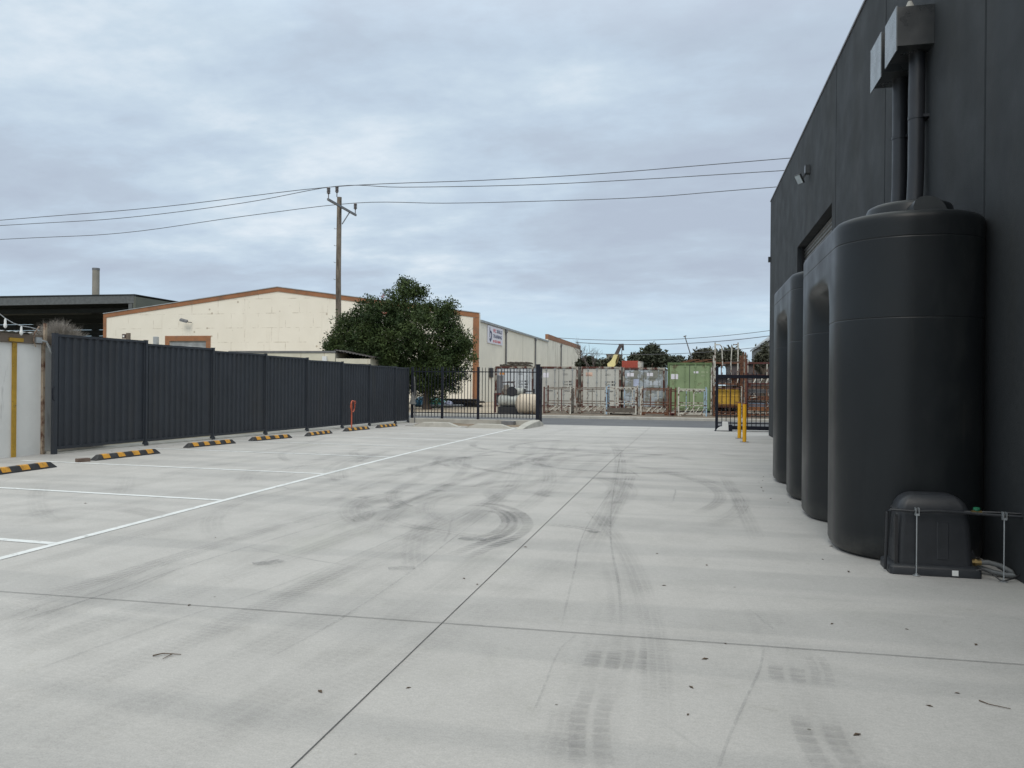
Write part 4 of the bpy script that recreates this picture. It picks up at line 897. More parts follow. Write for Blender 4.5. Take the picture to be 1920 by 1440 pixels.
# ------------------------------------------------------------------ wheel stops
def wheel_stops():
    t = thing('wheel_stop', '', 'wheel stop', (0, 0, 0), 0, 'black and yellow wheel stops at the bays')
    L_, w, h = 0.825, 0.075, 0.10
    b = MB(); b.rings([[(-w, -L_, 0), (w, -L_, 0), (w, L_, 0), (-w, L_, 0)], [(-w, -L_, 0.012), (w, -L_, 0.012), (w, L_, 0.012), (-w, L_, 0.012)], [(-0.042, -L_ + 0.10, h - 0.006), (0.042, -L_ + 0.10, h - 0.006), (0.042, L_ - 0.10, h - 0.006), (-0.042, L_ - 0.10, h - 0.006)], [(-0.034, -L_ + 0.11, h), (0.034, -L_ + 0.11, h), (0.034, L_ - 0.11, h), (-0.034, L_ - 0.11, h)]])
    b.build('body', M_rubber, t)
    for yc in (-0.56, -0.19, 0.19, 0.56):
        b = MB(); e = 0.003; sl = 0.02
        for s_ in (1, -1):
            q0 = (s_ * (0.070 + e), 0.025); q1 = (s_ * (0.042 + e), h - 0.008)
            b.add([(q0[0], yc - 0.085, q0[1]), (q0[0], yc + 0.085, q0[1]), (q1[0], yc + 0.085 - sl, q1[1] + e), (q1[0], yc - 0.085 - sl, q1[1] + e)], [(0, 1, 2, 3)])
        b.add([(-0.042 - e, yc - 0.085 - sl, h - 0.008 + e), (0.042 + e, yc - 0.085 - sl, h - 0.008 + e), (0.034, yc - 0.085 - sl, h + e), (-0.034, yc - 0.085 - sl, h + e),
               (-0.042 - e, yc + 0.085 - sl, h - 0.008 + e), (0.042 + e, yc + 0.085 - sl, h - 0.008 + e), (0.034, yc + 0.085 - sl, h + e), (-0.034, yc + 0.085 - sl, h + e)], [(3, 2, 6, 7), (1, 5, 6, 2), (0, 3, 7, 4)])
        b.build('yellow_stripe', M_refl, t, fix=False)
    data = [(-10.62, 10.24, 0.03, 'wheel stop cut off by the left edge of the view'), (-10.78, 13.0, -0.06, 'wheel stop with a loose brick at its end'),
            (-11.0, 16.02, -0.08, 'third wheel stop from the left, before second joint of the steel fence'), (-10.86, 18.45, -0.12, 'fourth wheel stop, middle of the row of seven'),
            (-10.72, 20.88, 0.05, 'wheel stop just before the one with the orange stake'), (-10.80, 23.70, -0.05, 'wheel stop directly in front of the orange hose stake'),
            (-10.78, 26.24, -0.03, 'farthest wheel stop, nearest the picket fence')]
    for i, (x, y, rz, lab) in enumerate(data):
        o = t if i == 0 else dup(t)
        o.location = (x, y, gz(y) + 0.002); o.rotation_euler = (math.atan2(gz(y + 0.5) - gz(y - 0.5), 1), 0, rz); o['label'] = 'black rubber ' + lab + '' if i else 'black and yellow rubber ' + lab
    b = MB(); b.box(-0.11, 0.11, -0.055, 0.055, 0.0, 0.065); b.box(-0.05, 0.0, -0.056, -0.03, 0.02, 0.05)
    o = tag(b.build('loose_brick', mat('broken_brick', (0.14, 0.10, 0.08), 0.9, 0, 0.3, 12)), 'small loose brown brick beside the second wheel stop', 'brick'); o.location = (-10.85, 11.95, gz(12)); o.rotation_euler = (0, 0, 1.2)
    s_ = thing('hose_stake', 'orange steel stake with coiled orange hose hung on its top', 'hose stake', (-11.15, 24.05, gz(24)))
    b = MB(); b.box(-0.017, 0.017, -0.017, 0.017, 0, 0.97); b.build('stake', M_orange, s_)
    for k in range(2):
        b = MB(); b.tube([(0.03 * k + 0.03, 0.155 * sin(2 * pi * a / 24) - 0.04 * k, 0.79 + 0.19 * cos(2 * pi * a / 24)) for a in range(24)], 0.016, 6, closed=True); b.build('hose_coil', M_orange, s_, smooth=True)
    b = MB(); b.tube([(0.06, 0.02, 0.94), (0.08, 0.10, 0.97), (0.08, 0.14, 0.92), (0.07, 0.12, 0.86)], 0.012, 6); b.build('hook', M_orange, s_, smooth=True)
wheel_stops()

# ------------------------------------------------------------------ cream warehouse across the street
def cream_warehouse():
    Y = 55.0; xl, xp, xr = -48.0, -31.9, -15.35; el, pk, er = 6.95, 8.88, 6.62; g = 0.02
    t = thing('cream_warehouse', 'cream concrete warehouse with brown edged gable across the street', 'building', (-31.9, Y, 0)); O = Vector((31.9, -Y, 0))
    def loc(b, n, m, parent=t, **k):
        o = b.build(n, m, parent, **k); o.location = O if parent is t else (0, 0, 0); return o
    dx0, dx1, dz = -41.65, -38.25, 4.72
    b = MB()
    b.prism([(xl, -0.2), (dx0, -0.2), (dx0, el + (pk - el) * (dx0 - xl) / (xp - xl)), (xl, el)], 'y', Y, Y + 0.3)
    b.prism([(dx0, dz), (dx1, dz), (dx1, el + (pk - el) * (dx1 - xl) / (xp - xl)), (dx0, el + (pk - el) * (dx0 - xl) / (xp - xl))], 'y', Y, Y + 0.3)
    b.prism([(dx1, -0.2), (xr, -0.2), (xr, er), (xp, pk), (dx1, el + (pk - el) * (dx1 - xl) / (xp - xl))], 'y', Y, Y + 0.3)
    loc(b, 'gable_wall', M_slab)
    def sl(x): return el + (pk - el) * (x - xl) / (xp - xl) if x < xp else pk + (er - pk) * (x - xp) / (xr - xp)
    b = MB(); y0 = Y - 0.06
    for a, c in ((xl, xp), (xp, xr)):
        b.rings([[(x, y0, sl(x) - 0.27), (x, Y - 0.003, sl(x) - 0.27), (x, Y - 0.003, sl(x) + 0.06), (x, y0, sl(x) + 0.06)] for x in (a, c)])
    b.box(xl, xl + 0.28, y0, Y - 0.003, -0.1, el - 0.25); b.box(xr - 0.46, xr, y0, Y - 0.003, -0.1, er - 0.27); loc(b, 'brown_trim', M_brown)
    b = MB()
    for a, c in ((xl, xp), (xp, xr)):
        b.rings([[(x, y0 - 0.05, sl(x) + 0.063), (x, Y + 0.3, sl(x) + 0.063), (x, Y + 0.3, sl(x) + 0.12), (x, y0 - 0.05, sl(x) + 0.12)] for x in (a, c)])
    loc(b, 'ridge_flashing', M_zinc)
    # roller door in the gable
    b = MB(); k = []
    for i in range(48):
        z = dz - i * 0.1; k += [(Y + 0.10, z), (Y + 0.06, z - 0.05)]
    n = len(k); b.add([(dx0 + 0.005, y, z) for y, z in k] + [(dx1 - 0.005, y, z) for y, z in k], [(i, i + 1, n + i + 1, n + i) for i in range(n - 1)]); d = loc(b, 'roller_door', M_zinc)
    b = MB(); b.box(dx0 - 0.4, dx1 + 0.4, Y - 0.05, Y - 0.002, dz, dz + 0.42); b.box(dx0 - 0.4, dx0, Y - 0.05, Y - 0.002, 0, dz - 0.002); b.box(dx1, dx1 + 0.4, Y - 0.05, Y - 0.002, 0, dz - 0.002); loc(b, 'door_frame', M_brown, d)
    b = MB(); c = at_y(345, 603, Y - 0.6); b.bar(c + Vector((0.35, 0.5, -0.05)), c + Vector((0.1, 0.1, 0)), 0.06); b.rings([[c + Vector((dx, 0.1 * s_, 0.05 * s_ - dx * 0.25)) + Vector((0, 0, h)) for s_, h in ((-1, 0), (1, 0), (1, 0.16), (-1, 0.16))] for dx in (-0.35, 0.3)]); loc(b, 'floodlight', M_steel)
    # side wall receding
    Yp, Ye = 83.0, 108.4; sx = xr
    b = MB(); b.box(sx - 0.3, sx, Y + 0.302, Yp, -0.2, 6.05); loc(b, 'side_wall', M_slabside)
    b = MB(); b.box(sx - 0.3, sx, Yp + 0.01, Ye, -0.2, 6.40); loc(b, 'side_wall', M_slabstain)
    b = MB(); b.box(sx - 0.3, sx + 0.04, Yp + 0.012, Ye + 0.02, 6.403, 6.95); loc(b, 'parapet', M_brown)
    b = MB(); b.box(sx - 0.42, sx - 0.301, Y + 0.302, Ye, -0.2, 6.3); loc(b, 'inner_lining', M_slabside)
    b = MB(); b.rings([[(sx - 0.3, y, 6.06), (sx + 0.12, y, 6.06), (sx + 0.14, y, 6.22), (sx - 0.3, y, 6.30)] for y in (Y + 0.31, Yp - 0.02)]); loc(b, 'gutter', M_zinc)
    for yy in (63.2, 75.8, 91.5, 108.3):
        b = MB(); top = 6.05 if yy < 83 else 6.3
        b.tube([(sx + 0.09, yy, 0.0), (sx + 0.09, yy, top)], 0.075, 8); b.box(sx, sx + 0.2, yy - 0.15, yy + 0.15, top - 0.25, top); loc(b, 'downpipe', M_steel, smooth=True)
    for yy in (70.2, 83.005, 88.0, 97.0):
        loc(MB().box(sx - 0.05, sx + 0.004, yy - 0.03, yy + 0.03, 0, 6.04 if yy < 83.1 else 6.39), 'wall_joint', mat('joint_grime', (0.25, 0.23, 0.19), 0.9))
    # roofs
    b = MB(); b.add([(xl, Y + 0.3, el), (xp, Y + 0.3, pk), (xp, Ye, pk), (xl, Ye, el), (xr - 0.3, Y + 0.3, 6.3), (xr - 0.3, Ye, 6.3)], [(0, 1, 2, 3), (1, 4, 5, 2)]); loc(b, 'roof', M_zinc, fix=False)
    b = MB(); b.box(xl, xl + 0.3, Y + 0.302, Ye, -0.2, el - 0.05); loc(b, 'side_wall', M_slabside)
    # meter box on side wall
    b = MB(); p = at_y(917, 706, 57.6); b.box(sx, sx + 0.12, 58.0, 58.9, 1.95, 2.7); loc(b, 'meter_box', M_black)
    # business sign
    s_ = thing('business_sign', 'white sign board reading VIC SKILLS TRAINING high on the side wall', 'sign', (sx + 0.03, 57.2, 4.62))
    b = MB(); b.box(0, 0.04, 0, 4.9, 0, 1.36); b.build('board', M_signw, s_)
    X_ = 0.042; xd, yd = (0, 1, 0), (0, 0, 1)
    def tx(body, size, m, y, z, wd): lettering(body, size, m, s_, (X_, y, z), xd, yd, 'lettering', wd, 0.012)
    tx('VIC', 0.36, M_pink, 1.65, 0.93, 0.98); tx('SKILLS', 0.36, M_navy, 2.85, 0.93, 1.75); tx('TRAINING', 0.36, M_navy, 1.65, 0.50, 2.85); tx('03 5275 8008', 0.24, M_pink, 1.65, 0.14, 2.45)
    # emblem: a slim upright stroke with a filled bowl, like a letter b
    b = MB(); pts = [(0.55, 1.26), (0.72, 1.22), (0.74, 0.98), (0.98, 1.0), (1.28, 0.86), (1.32, 0.62), (1.18, 0.32), (0.86, 0.12), (0.62, 0.16), (0.48, 0.36), (0.58, 0.40), (0.66, 0.32), (0.86, 0.42), (1.04, 0.62), (1.0, 0.78), (0.88, 0.84), (0.74, 0.76), (0.70, 0.46), (0.56, 0.46)]
    b.prism(pts, 'x', X_, X_ + 0.006); b.build('emblem', M_navy, s_)
cream_warehouse()

# ------------------------------------------------------------------ open shed, chimney, low shed, posts on the left
def left_background():
    Y = 74.0; t = thing('open_shed', 'large dark open fronted steel shed behind the grey wall', 'building', (-70, Y, 0)); O = Vector((70, -Y, 0))
    def loc(b, n, m, parent=t, **k): o = b.build(n, m, parent, **k); o.location = O; return o
    loc(MB().box(-110, -60.4, Y - 0.3, Y, 10.05, 10.95), 'fascia', mat('grey_fascia', (0.10, 0.105, 0.105), 0.5))
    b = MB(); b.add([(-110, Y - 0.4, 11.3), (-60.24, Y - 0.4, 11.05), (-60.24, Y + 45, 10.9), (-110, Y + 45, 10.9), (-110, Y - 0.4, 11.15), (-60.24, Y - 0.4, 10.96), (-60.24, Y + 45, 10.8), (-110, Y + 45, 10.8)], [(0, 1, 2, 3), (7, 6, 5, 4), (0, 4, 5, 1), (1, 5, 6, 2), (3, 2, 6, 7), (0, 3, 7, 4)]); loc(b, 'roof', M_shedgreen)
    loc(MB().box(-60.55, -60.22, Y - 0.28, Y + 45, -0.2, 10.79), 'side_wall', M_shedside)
    b = MB()
    for k in range(12):
        b.box(-110, -60.6, Y + 17.5, Y + 17.7, k * 0.85, k * 0.85 + 0.80)
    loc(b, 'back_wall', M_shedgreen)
    for x in (-60.9, -95): loc(MB().box(x - 0.25, x + 0.25, Y - 0.25, Y + 0.1, -0.2, 10.04), 'column', mat('grey_fascia', (0.10, 0.105, 0.105), 0.5))
    for k in range(2): loc(MB().box(-110, -60.6, Y + 3 + 6 * k, Y + 3.3 + 6 * k, 9.4 - 0.1 * k, 9.9 - 0.1 * k), 'rafter', M_shedgreen)
    c = thing('chimney', 'tall round concrete chimney rising behind the dark shed', 'chimney', (-84.3, 95, 0))
    b = MB(); b.lathe([(0.52, 0), (0.48, 17.4)], n=20); b.build('shaft', M_chim, c, smooth=True)
    b = MB(); b.lathe([(0.51, 17.4), (0.51, 17.7), (0.42, 17.7)], n=20); b.build('rim', M_steel, c)
    # low cream shed beyond the fence
    s_ = thing('low_shed', 'low cream weatherboard shed roofed in iron behind the sheet fence', 'shed', (-20, 39.2, 0)); O2 = Vector((20, -39.2, 0))
    def l2(b, n, m, **k): o = b.build(n, m, s_, **k); o.location = O2; return o
    l2(MB().box(-25.5, -19.05, 38.9, 42, -0.2, 3.1), 'wall', M_cream2)
    l2(MB().box(-25.6, -19.0, 38.85, 42.1, 3.103, 3.20), 'roof', mat('weathered_iron', (0.15, 0.15, 0.15), 0.7))
    b = MB()
    for k in range(10): b.add([(-19.0, 38.9 - 0.02 * (k % 1), 0.3 * k - 0.2), (-17.15, 39.3, 0.3 * k - 0.2), (-17.15, 39.3, 0.3 * k + 0.08), (-19.0, 38.9, 0.3 * k + 0.09)], [(0, 1, 2, 3)])
    b.add([(-17.15, 39.3, -0.2), (-17.15, 42, -0.2), (-17.15, 42, 2.85), (-17.15, 39.3, 2.85)], [(0, 1, 2, 3)]); l2(b, 'lean_to_wall', M_cream2, fix=False)
    pr = []
    for k in range(25): pr.append((-19.1 + k * 0.088, 3.24 - k * 0.016 + 0.045 * (k % 2)))
    b = MB(); n = len(pr); b.add([(x, 38.85 + 0.016 * i, z) for i, (x, z) in enumerate(pr)] + [(x, 42.2, z + 0.02) for x, z in pr] + [(x, 38.85 + 0.016 * i, z - 0.025) for i, (x, z) in enumerate(pr)] , [(i, i + 1, n + i + 1, n + i) for i in range(n - 1)] + [(i, i + 1, 2 * n + i + 1, 2 * n + i) for i in range(n - 1)])
    l2(b, 'lean_to_roof', mat('rusty_iron_roof', (0.13, 0.12, 0.115), 0.7, 0.2, 0.3, 3), fix=False)
    b = MB(); b.box(-19.75, -19.5, 38.76, 38.895, 2.62, 2.9); l2(b, 'meter_box', M_white)
    # posts seen over the fence
    p = thing('lamp_post', 'brown steel post with small square lamp behind the sheet fence', 'lamp post', at_y(240, 700, 44).to_tuple()[:2] + (0,))
    b = MB(); b.box(-0.1, 0.1, -0.1, 0.1, 0, 4.62); b.build('post', M_timber, p)
    b = MB(); b.box(-0.36, -0.1, -0.15, 0.15, 4.25, 4.55); b.build('lamp', mat('brown_lamp_box', (0.09, 0.06, 0.05), 0.6), p)
    b = MB(); b.box(-0.30, -0.18, -0.17, -0.152, 4.34, 4.46); b.build('lens', M_white, p)
    q = at_y(292, 700, 46); o = MB().bbox(-0.14, 0.14, -0.14, 0.14, 0, 4.5, 0.02).build('steel_post', M_zinc); o.location = (q.x, q.y, 0); tag(o, 'plain pale grey square post standing left of the brown door frame', 'post')
left_background()

# ------------------------------------------------------------------ power pole and lines
def power():
    Y = 44.0; x = -21.35; t = thing('power_pole', 'tall weathered timber power pole beside the bushy tree', 'power pole', (x, Y, 0))
    b = MB(); b.tube([(0.0, 0, -0.2), (0.03, 0, 4), (-0.02, 0, 8), (0.0, 0, 12.95)], 0.20, 14, r2=0.145); b.build('pole', M_pole, t, smooth=True)
    b = MB(); b.bar((0.22, -2.0, 12.35), (0.22, 1.95, 12.25), 0.10, 0.13); arm = b.build('crossarm', M_steel, t)
    b = MB(); b.bar((0.18, 0.05, 11.3), (0.2, 1.05, 12.24), 0.05); b.build('brace', M_steel, t)
    b = MB()
    ins = []
    for yy, zz in ((-1.9, 12.42), (0.0, 13.05), (1.85, 12.34)):
        b = MB(); pr = [(0.03, 0), (0.03, 0.24), (0.05, 0.25), (0.07, 0.29)]
        for k in range(4): pr += [(0.115, 0.31 + 0.09 * k), (0.115, 0.335 + 0.09 * k), (0.07, 0.37 + 0.09 * k)]
        pr += [(0.045, 0.68)]
        off = (-0.12, -0.1) if yy == 0.0 else (0.22, yy)
        b.lathe(pr, (off[0], off[1], zz - (0.1 if yy == 0.0 else 0)), 12); b.build('insulator', M_porc, t, smooth=True)
        ins.append(Vector((x + off[0], Y + off[1], zz + 0.67 - (0.1 if yy == 0 else 0))))
    for k in range(5):
        b = MB(); z = 11.0 - 1.05 * k; s_ = -1 if k % 2 == 0 else -1
        b.tube([(-0.14, 0, z), (-0.30, 0, z), (-0.33, 0, z + 0.06)], 0.014, 6); b.build('climbing_peg', M_steel, t)
    specs = [('upper', ins[0], [(0, 413), (302, 388)], [(657, 347), (906, 338), (1133, 325), (1450, 299)], 'topmost power line strung from pole to the right roofline'),
             ('mid', ins[1], [(0, 423), (227, 409), (453, 381)], [(755, 351), (982, 347), (1208, 336), (1450, 321)], 'second power line, sagging just under the topmost one'),
             ('low', ins[2], [(0, 449), (227, 437), (453, 406)], [(831, 381), (982, 378), (1208, 370), (1450, 351)], 'lowest power line on the pole, well below the other two')]
    for nm, p0, lf, rg, lab in specs:
        P = [at_y(*q, p0.y) for q in lf] + [p0] + [at_y(*q, p0.y) for q in rg[(1 if nm == 'upper' else 0):]]
        a = P[0] - (P[1] - P[0]).normalized() * 30; c = P[-1] + (P[-1] - P[-2]).normalized() * 30
        P = [a] + P + [c]
        pts = []
        for i in range(len(P) - 1):
            q0 = P[max(0, i - 1)]; q1 = P[i]; q2 = P[i + 1]; q3 = P[min(len(P) - 1, i + 2)]
            for k in range(6):
                u = k / 6; pts.append(0.5 * ((2 * q1) + (q2 - q0) * u + (2 * q0 - 5 * q1 + 4 * q2 - q3) * u * u + (3 * q1 - q0 - 3 * q2 + q3) * u ** 3))
        pts.append(P[-1]); b = MB(); b.tube(pts, 0.022, 5); tag(b.build('power_line', M_wire, smooth=True), lab, 'power line', 'power lines on the timber pole')
    for (qa, qb, qc, r, lab) in (((1040, 633), (1200, 637), (1470, 616), 0.022, 'upper distant power line over the shipping containers'), ((1080, 642), (1180, 645), (1470, 626), 0.028, 'middle distant power line over the shipping containers'), ((1088, 662), (1220, 663), (1470, 645), 0.022, 'lowest distant power line crossing in front of far trees')):
        A, B_, C_ = at_y(*qa, 64), at_y(*qb, 64), at_y(*qc, 64); b = MB(); pts = [A + (A - B_)]
        for i in range(17):
            u = i / 16; l0 = (1 - u) * (1 - 2 * u); l1 = 4 * u * (1 - u); l2 = u * (2 * u - 1)
            pts.append(Vector((A.x + (C_.x - A.x) * u, 64, 0)) + Vector((0, 0, A.z * l0 + B_.z * l1 + C_.z * l2)))
        pts.append(C_ + Vector((14, 0, 1.2))); b.tube(pts[1:], r, 5); tag(b.build('power_line', M_wire, smooth=True), lab, 'power line', 'distant power lines beyond the containers')
power()

# ------------------------------------------------------------------ vegetation
import numpy as np
def leaf_mesh(name, centers, normals, L_, Wd, m, parent, rng, droop=0.3):
    """thousands of small leaf blades, one diamond each"""
    n = len(centers); d = rng.normal(size=(n, 3)); d[:, 2] -= droop; d += normals * 0.9
    d /= np.linalg.norm(d, axis=1)[:, None]
    a = rng.normal(size=(n, 3)); s_ = np.cross(d, a); s_ /= np.linalg.norm(s_, axis=1)[:, None]
    l = (L_ * (0.6 + 0.8 * rng.random(n)))[:, None]; w = (Wd * (0.6 + 0.8 * rng.random(n)))[:, None]
    up_ = np.cross(s_, d)
    v = np.stack([centers - d * l * 0.5, centers + s_ * w * 0.5 + up_ * w * 0.15, centers + d * l * 0.5, centers - s_ * w * 0.5 + up_ * w * 0.15], 1).reshape(-1, 3)
    me = bpy.data.meshes.new(name); me.vertices.add(4 * n); me.vertices.foreach_set('co', v.ravel())
    me.loops.add(4 * n); me.loops.foreach_set('vertex_index', np.arange(4 * n, dtype=np.int32))
    me.polygons.add(n); me.polygons.foreach_set('loop_start', np.arange(0, 4 * n, 4, dtype=np.int32)); me.polygons.foreach_set('loop_total', np.full(n, 4, dtype=np.int32))
    me.materials.append(m); me.update(calc_edges=True); me.validate()
    o = bpy.data.objects.new(name, me); COL.objects.link(o); o.parent = parent; return o
def crown_points(lobes, n_cl, per, clr, rng, fill=0.35):
    """clusters spread mostly through the outer shell of each lobe, clumped so that gaps stay open"""
    C_, N_ = [], []
    vol = np.array([a * b_ * c for (_, (a, b_, c)) in lobes]) ** 0.75; vol /= vol.sum()
    idx = rng.choice(len(lobes), n_cl, p=vol)
    for i in idx:
        c, r = lobes[i]; u = rng.normal(size=3); u /= np.linalg.norm(u)
        k = 1.0 - abs(rng.normal()) * fill; k = max(0.15, k) * (0.9 + 0.2 * rng.random())
        p = np.array(c) + u * np.array(r) * k
        q = p + rng.normal(size=(per, 3)) * clr; C_.append(q); N_.append(np.repeat(u[None], per, 0))
    return np.concatenate(C_), np.concatenate(N_)
def limbs(b, base, targets, r0, rng, n=7):
    for tgt in targets:
        tgt = Vector(tgt); base_ = Vector(base); mid = base_.lerp(tgt, 0.45) + Vector((rng.normal() * 0.25, rng.normal() * 0.25, 0.25))
        b.tube([base_, base_.lerp(mid, 0.5) + Vector((0, 0, 0.05)), mid, mid.lerp(tgt, 0.5) + Vector((rng.normal() * 0.15, 0, 0.1)), tgt], r0, n, r2=r0 * 0.15)
def bottlebrush():
    rng = np.random.default_rng(5); Y = 42.0; X0 = at_y(800, 700, Y).x
    t = thing('tree', 'big dark bushy bottlebrush tree beside the power pole', 'tree', (X0, Y, 0.0))
    def at(px, py, dy=0.0): p = at_y(px, py, Y); return (p.x - X0, dy, p.z)
    S = Y / 1442 * 1.02
    L_ = []
    for px, py, rx, rz, dy, ry in [(760, 572, 42, 46, 0, 1.6), (715, 600, 55, 45, -0.6, 1.8), (675, 622, 48, 40, -0.5, 1.7), (645, 642, 32, 26, -0.3, 1.1), (628, 655, 22, 16, 0, .7), (740, 640, 70, 45, -1.0, 2.0), (800, 625, 55, 48, -0.8, 2.0),
                             (820, 585, 32, 28, 0.2, 1.2), (838, 600, 24, 30, 0, 1.0), (852, 640, 34, 34, 0, 1.3), (868, 650, 20, 22, 0, .8), (700, 655, 60, 26, -0.5, 1.6), (835, 700, 26, 40, 0, 1.0), (818, 730, 20, 30, 0.1, .8), (720, 675, 45, 18, -0.6, 1.2), (790, 700, 30, 25, 0.8, 1.0), (770, 540, 26, 18, 0, .8), (850, 672, 26, 20, .2, .9), (690, 682, 55, 22, -0.4, 1.5), (735, 700, 48, 26, 0.2, 1.6), (780, 715, 30, 34, 0.5, 1.2), (640, 664, 26, 14, -0.2, .8), (812, 675, 42, 28, 0.6, 1.3), (868, 690, 14, 24, 0.2, .7), (852, 715, 16, 26, 0.1, .7), (612, 668, 12, 8, 0, .4), (800, 700, 34, 36, -0.6, 1.2), (830, 680, 34, 30, -0.8, 1.2), (760, 690, 40, 30, -0.8, 1.3), (882, 636, 11, 9, 0, .5), (617, 650, 14, 9, 0, .5), (758, 529, 13, 9, 0, .5), (845, 572, 12, 10, 0, .5), (655, 604, 18, 12, 0, .6), (884, 668, 9, 12, 0, .5), (700, 580, 16, 12, 0, .6), (792, 548, 12, 12, 0, .5)]:
        L_.append((at(px, py, dy), (rx * S * 0.93, ry * 0.93, rz * S * 0.93)))
    C_, N_ = crown_points(L_, 3900, 17, 0.135, rng, 0.30)
    leaf_mesh('foliage', C_, N_, 0.20, 0.062, M_leaf, t, rng, 0.1)
    # protruding sprays for a ragged outline
    C2, N2 = crown_points(L_, 260, 12, 0.10, rng, 0.02); C2 += N2 * 0.16
    leaf_mesh('foliage', C2, N2, 0.18, 0.05, M_leaf, t, rng, 0.0)
    fl = np.concatenate([np.array(at(*p, -2.1))[None] + rng.normal(size=(9, 3)) * 0.06 for p in ((745, 563), (748, 594))])
    leaf_mesh('flower', fl, np.zeros_like(fl), 0.13, 0.05, M_flower, t, rng, 0)
    b = MB(); b.tube([(0, 0, -0.2), (0.05, 0, 1.0), (-0.1, 0, 1.9)], 0.24, 10, r2=0.18)
    limbs(b, (-0.1, 0, 1.8), [at(760, 560), at(690, 620, -0.6), at(720, 640, 0.8), at(870, 645), at(835, 690, 0.3), at(790, 600, -0.6), at(640, 645), at(830, 590)], 0.13, rng)
    b.tube([at(775, 745), at(790, 690), at(830, 672), at(868, 655)], 0.13, 7, r2=0.05); b.build('trunk', M_bark, t, smooth=True)
bottlebrush()
def far_tree(label, px, pyt, pyb, wpx, Y, seedn, m=M_leaf_far, ncl=420, per=14, group='far trees beyond the yard', lobn=8, flat=1.0):
    rng = np.random.default_rng(seedn); base = at_y(px, 700, Y); zt = at_y(px, pyt, Y).z; zb = at_y(px, pyb, Y).z; S = Y / F; w = wpx * S / 2
    t = thing('tree', label, 'tree', (base.x, Y, 0), 0, group); lob = []
    h = zt - zb
    for k in range(lobn):
        a = rng.random() * 2 - 1; f = rng.random()
        lob.append(((a * w * 0.62, rng.normal() * w * 0.2, zb + h * (0.25 + 0.5 * f * (1 - 0.5 * abs(a)))), (w * 0.38, w * 0.4, h * 0.24 * flat)))
    lob.append(((0, 0, zt - h * 0.28), (w * 0.4, w * 0.4, h * 0.27)))
    C_, N_ = crown_points(lob, ncl, per, 0.16 * Y / 60, rng, 0.4)
    leaf_mesh('crown', C_, N_, 0.30 * Y / 60, 0.13 * Y / 60, m, t, rng, 0)
    b = MB(); b.tube([(0, 0, -0.2), (0, 0, zb + h * 0.5)], 0.3, 8, r2=0.15); limbs(b, (0, 0, zb * 0.8), [l[0] for l in lob[:5]], 0.14, rng, 5); b.build('trunk', M_bark, t, smooth=True)
    return t
far_tree('rounded dark pine standing behind the red container', 1222, 647, 688, 58, 92, 3, ncl=700)
far_tree('spreading dark tree left of the rounded pine, behind the crane hook', 1192, 668, 690, 34, 95, 4, ncl=260)
far_tree('low dark shrub at the foot of the bare tree', 1104, 674, 692, 44, 84, 6, ncl=300)
far_tree('low olive shrub behind the crane boom', 1150, 674, 692, 60, 90, 7, M_leaf_dull, 320)
far_tree('broad dark tree rising behind the green container', 1322, 656, 688, 66, 96, 8, M_leaf_dull, 520)
far_tree('broad dark tree rising behind the white cage frames', 1366, 654, 690, 60, 98, 9, M_leaf_dull, 520)
far_tree('small dark conifer just right of the rounded pine', 1259, 672, 686, 16, 100, 10, ncl=80)
far_tree('small dark tree at the left corner of the green container', 1274, 673, 686, 14, 104, 12, ncl=80)
far_tree('airy pale tree against the grey gabled building', 1433, 640, 695, 26, 46, 11, M_leaf_dull, 120, 10)
def bare_tree(name, label, base, h, spread, m, seedn, levels=5, r=0.05, group=None, n0=1, cat='tree', up=0.35, sides=4):
    rng = random.Random(seedn); t = thing(name, label, cat, base, 0, group); b = MB()
    def grow(p, d, ln, rr, lv):
        q = p + d * ln * 0.5 + Vector((rng.gauss(0, 1), rng.gauss(0, 1), 0)) * ln * 0.05; e = p + d * ln
        b.tube([p, q, e], rr, sides, r2=rr * 0.65, cap=False)
        if lv == 0: return
        for k in range(rng.choice((2, 3))):
            nd = (d + Vector((rng.gauss(0, spread), rng.gauss(0, spread), up * rng.random()))).normalized(); grow(e if k else q.lerp(e, 0.6), nd, ln * (0.62 + 0.25 * rng.random()), rr * 0.62, lv - 1)
    for k in range(n0):
        a = 2 * pi * k / n0 + rng.random(); tilt = (0.0 if n0 == 1 else 1.6 * rng.random())
        grow(Vector((0, 0, 0)), Vector((cos(a) * tilt, sin(a) * tilt, 1)).normalized(), h, r, levels)
    b.build('branches', m, t); return t
p = at_y(1110, 700, 82); bare_tree('bare_tree', 'leafless grey tree beyond the cream warehouse end', (p.x, 82, 0), 1.9, 0.36, M_greytwig, 4, 6, 0.13)
p = at_y(108, 700, 20.5); bare_tree('bare_bush', 'pale leafless twiggy bush above the grey boundary wall', (p.x, 20.5, 2.35), 0.34, 0.32, M_twig, 9, 4, 0.012, n0=90, cat='bush', up=0.25, sides=3)

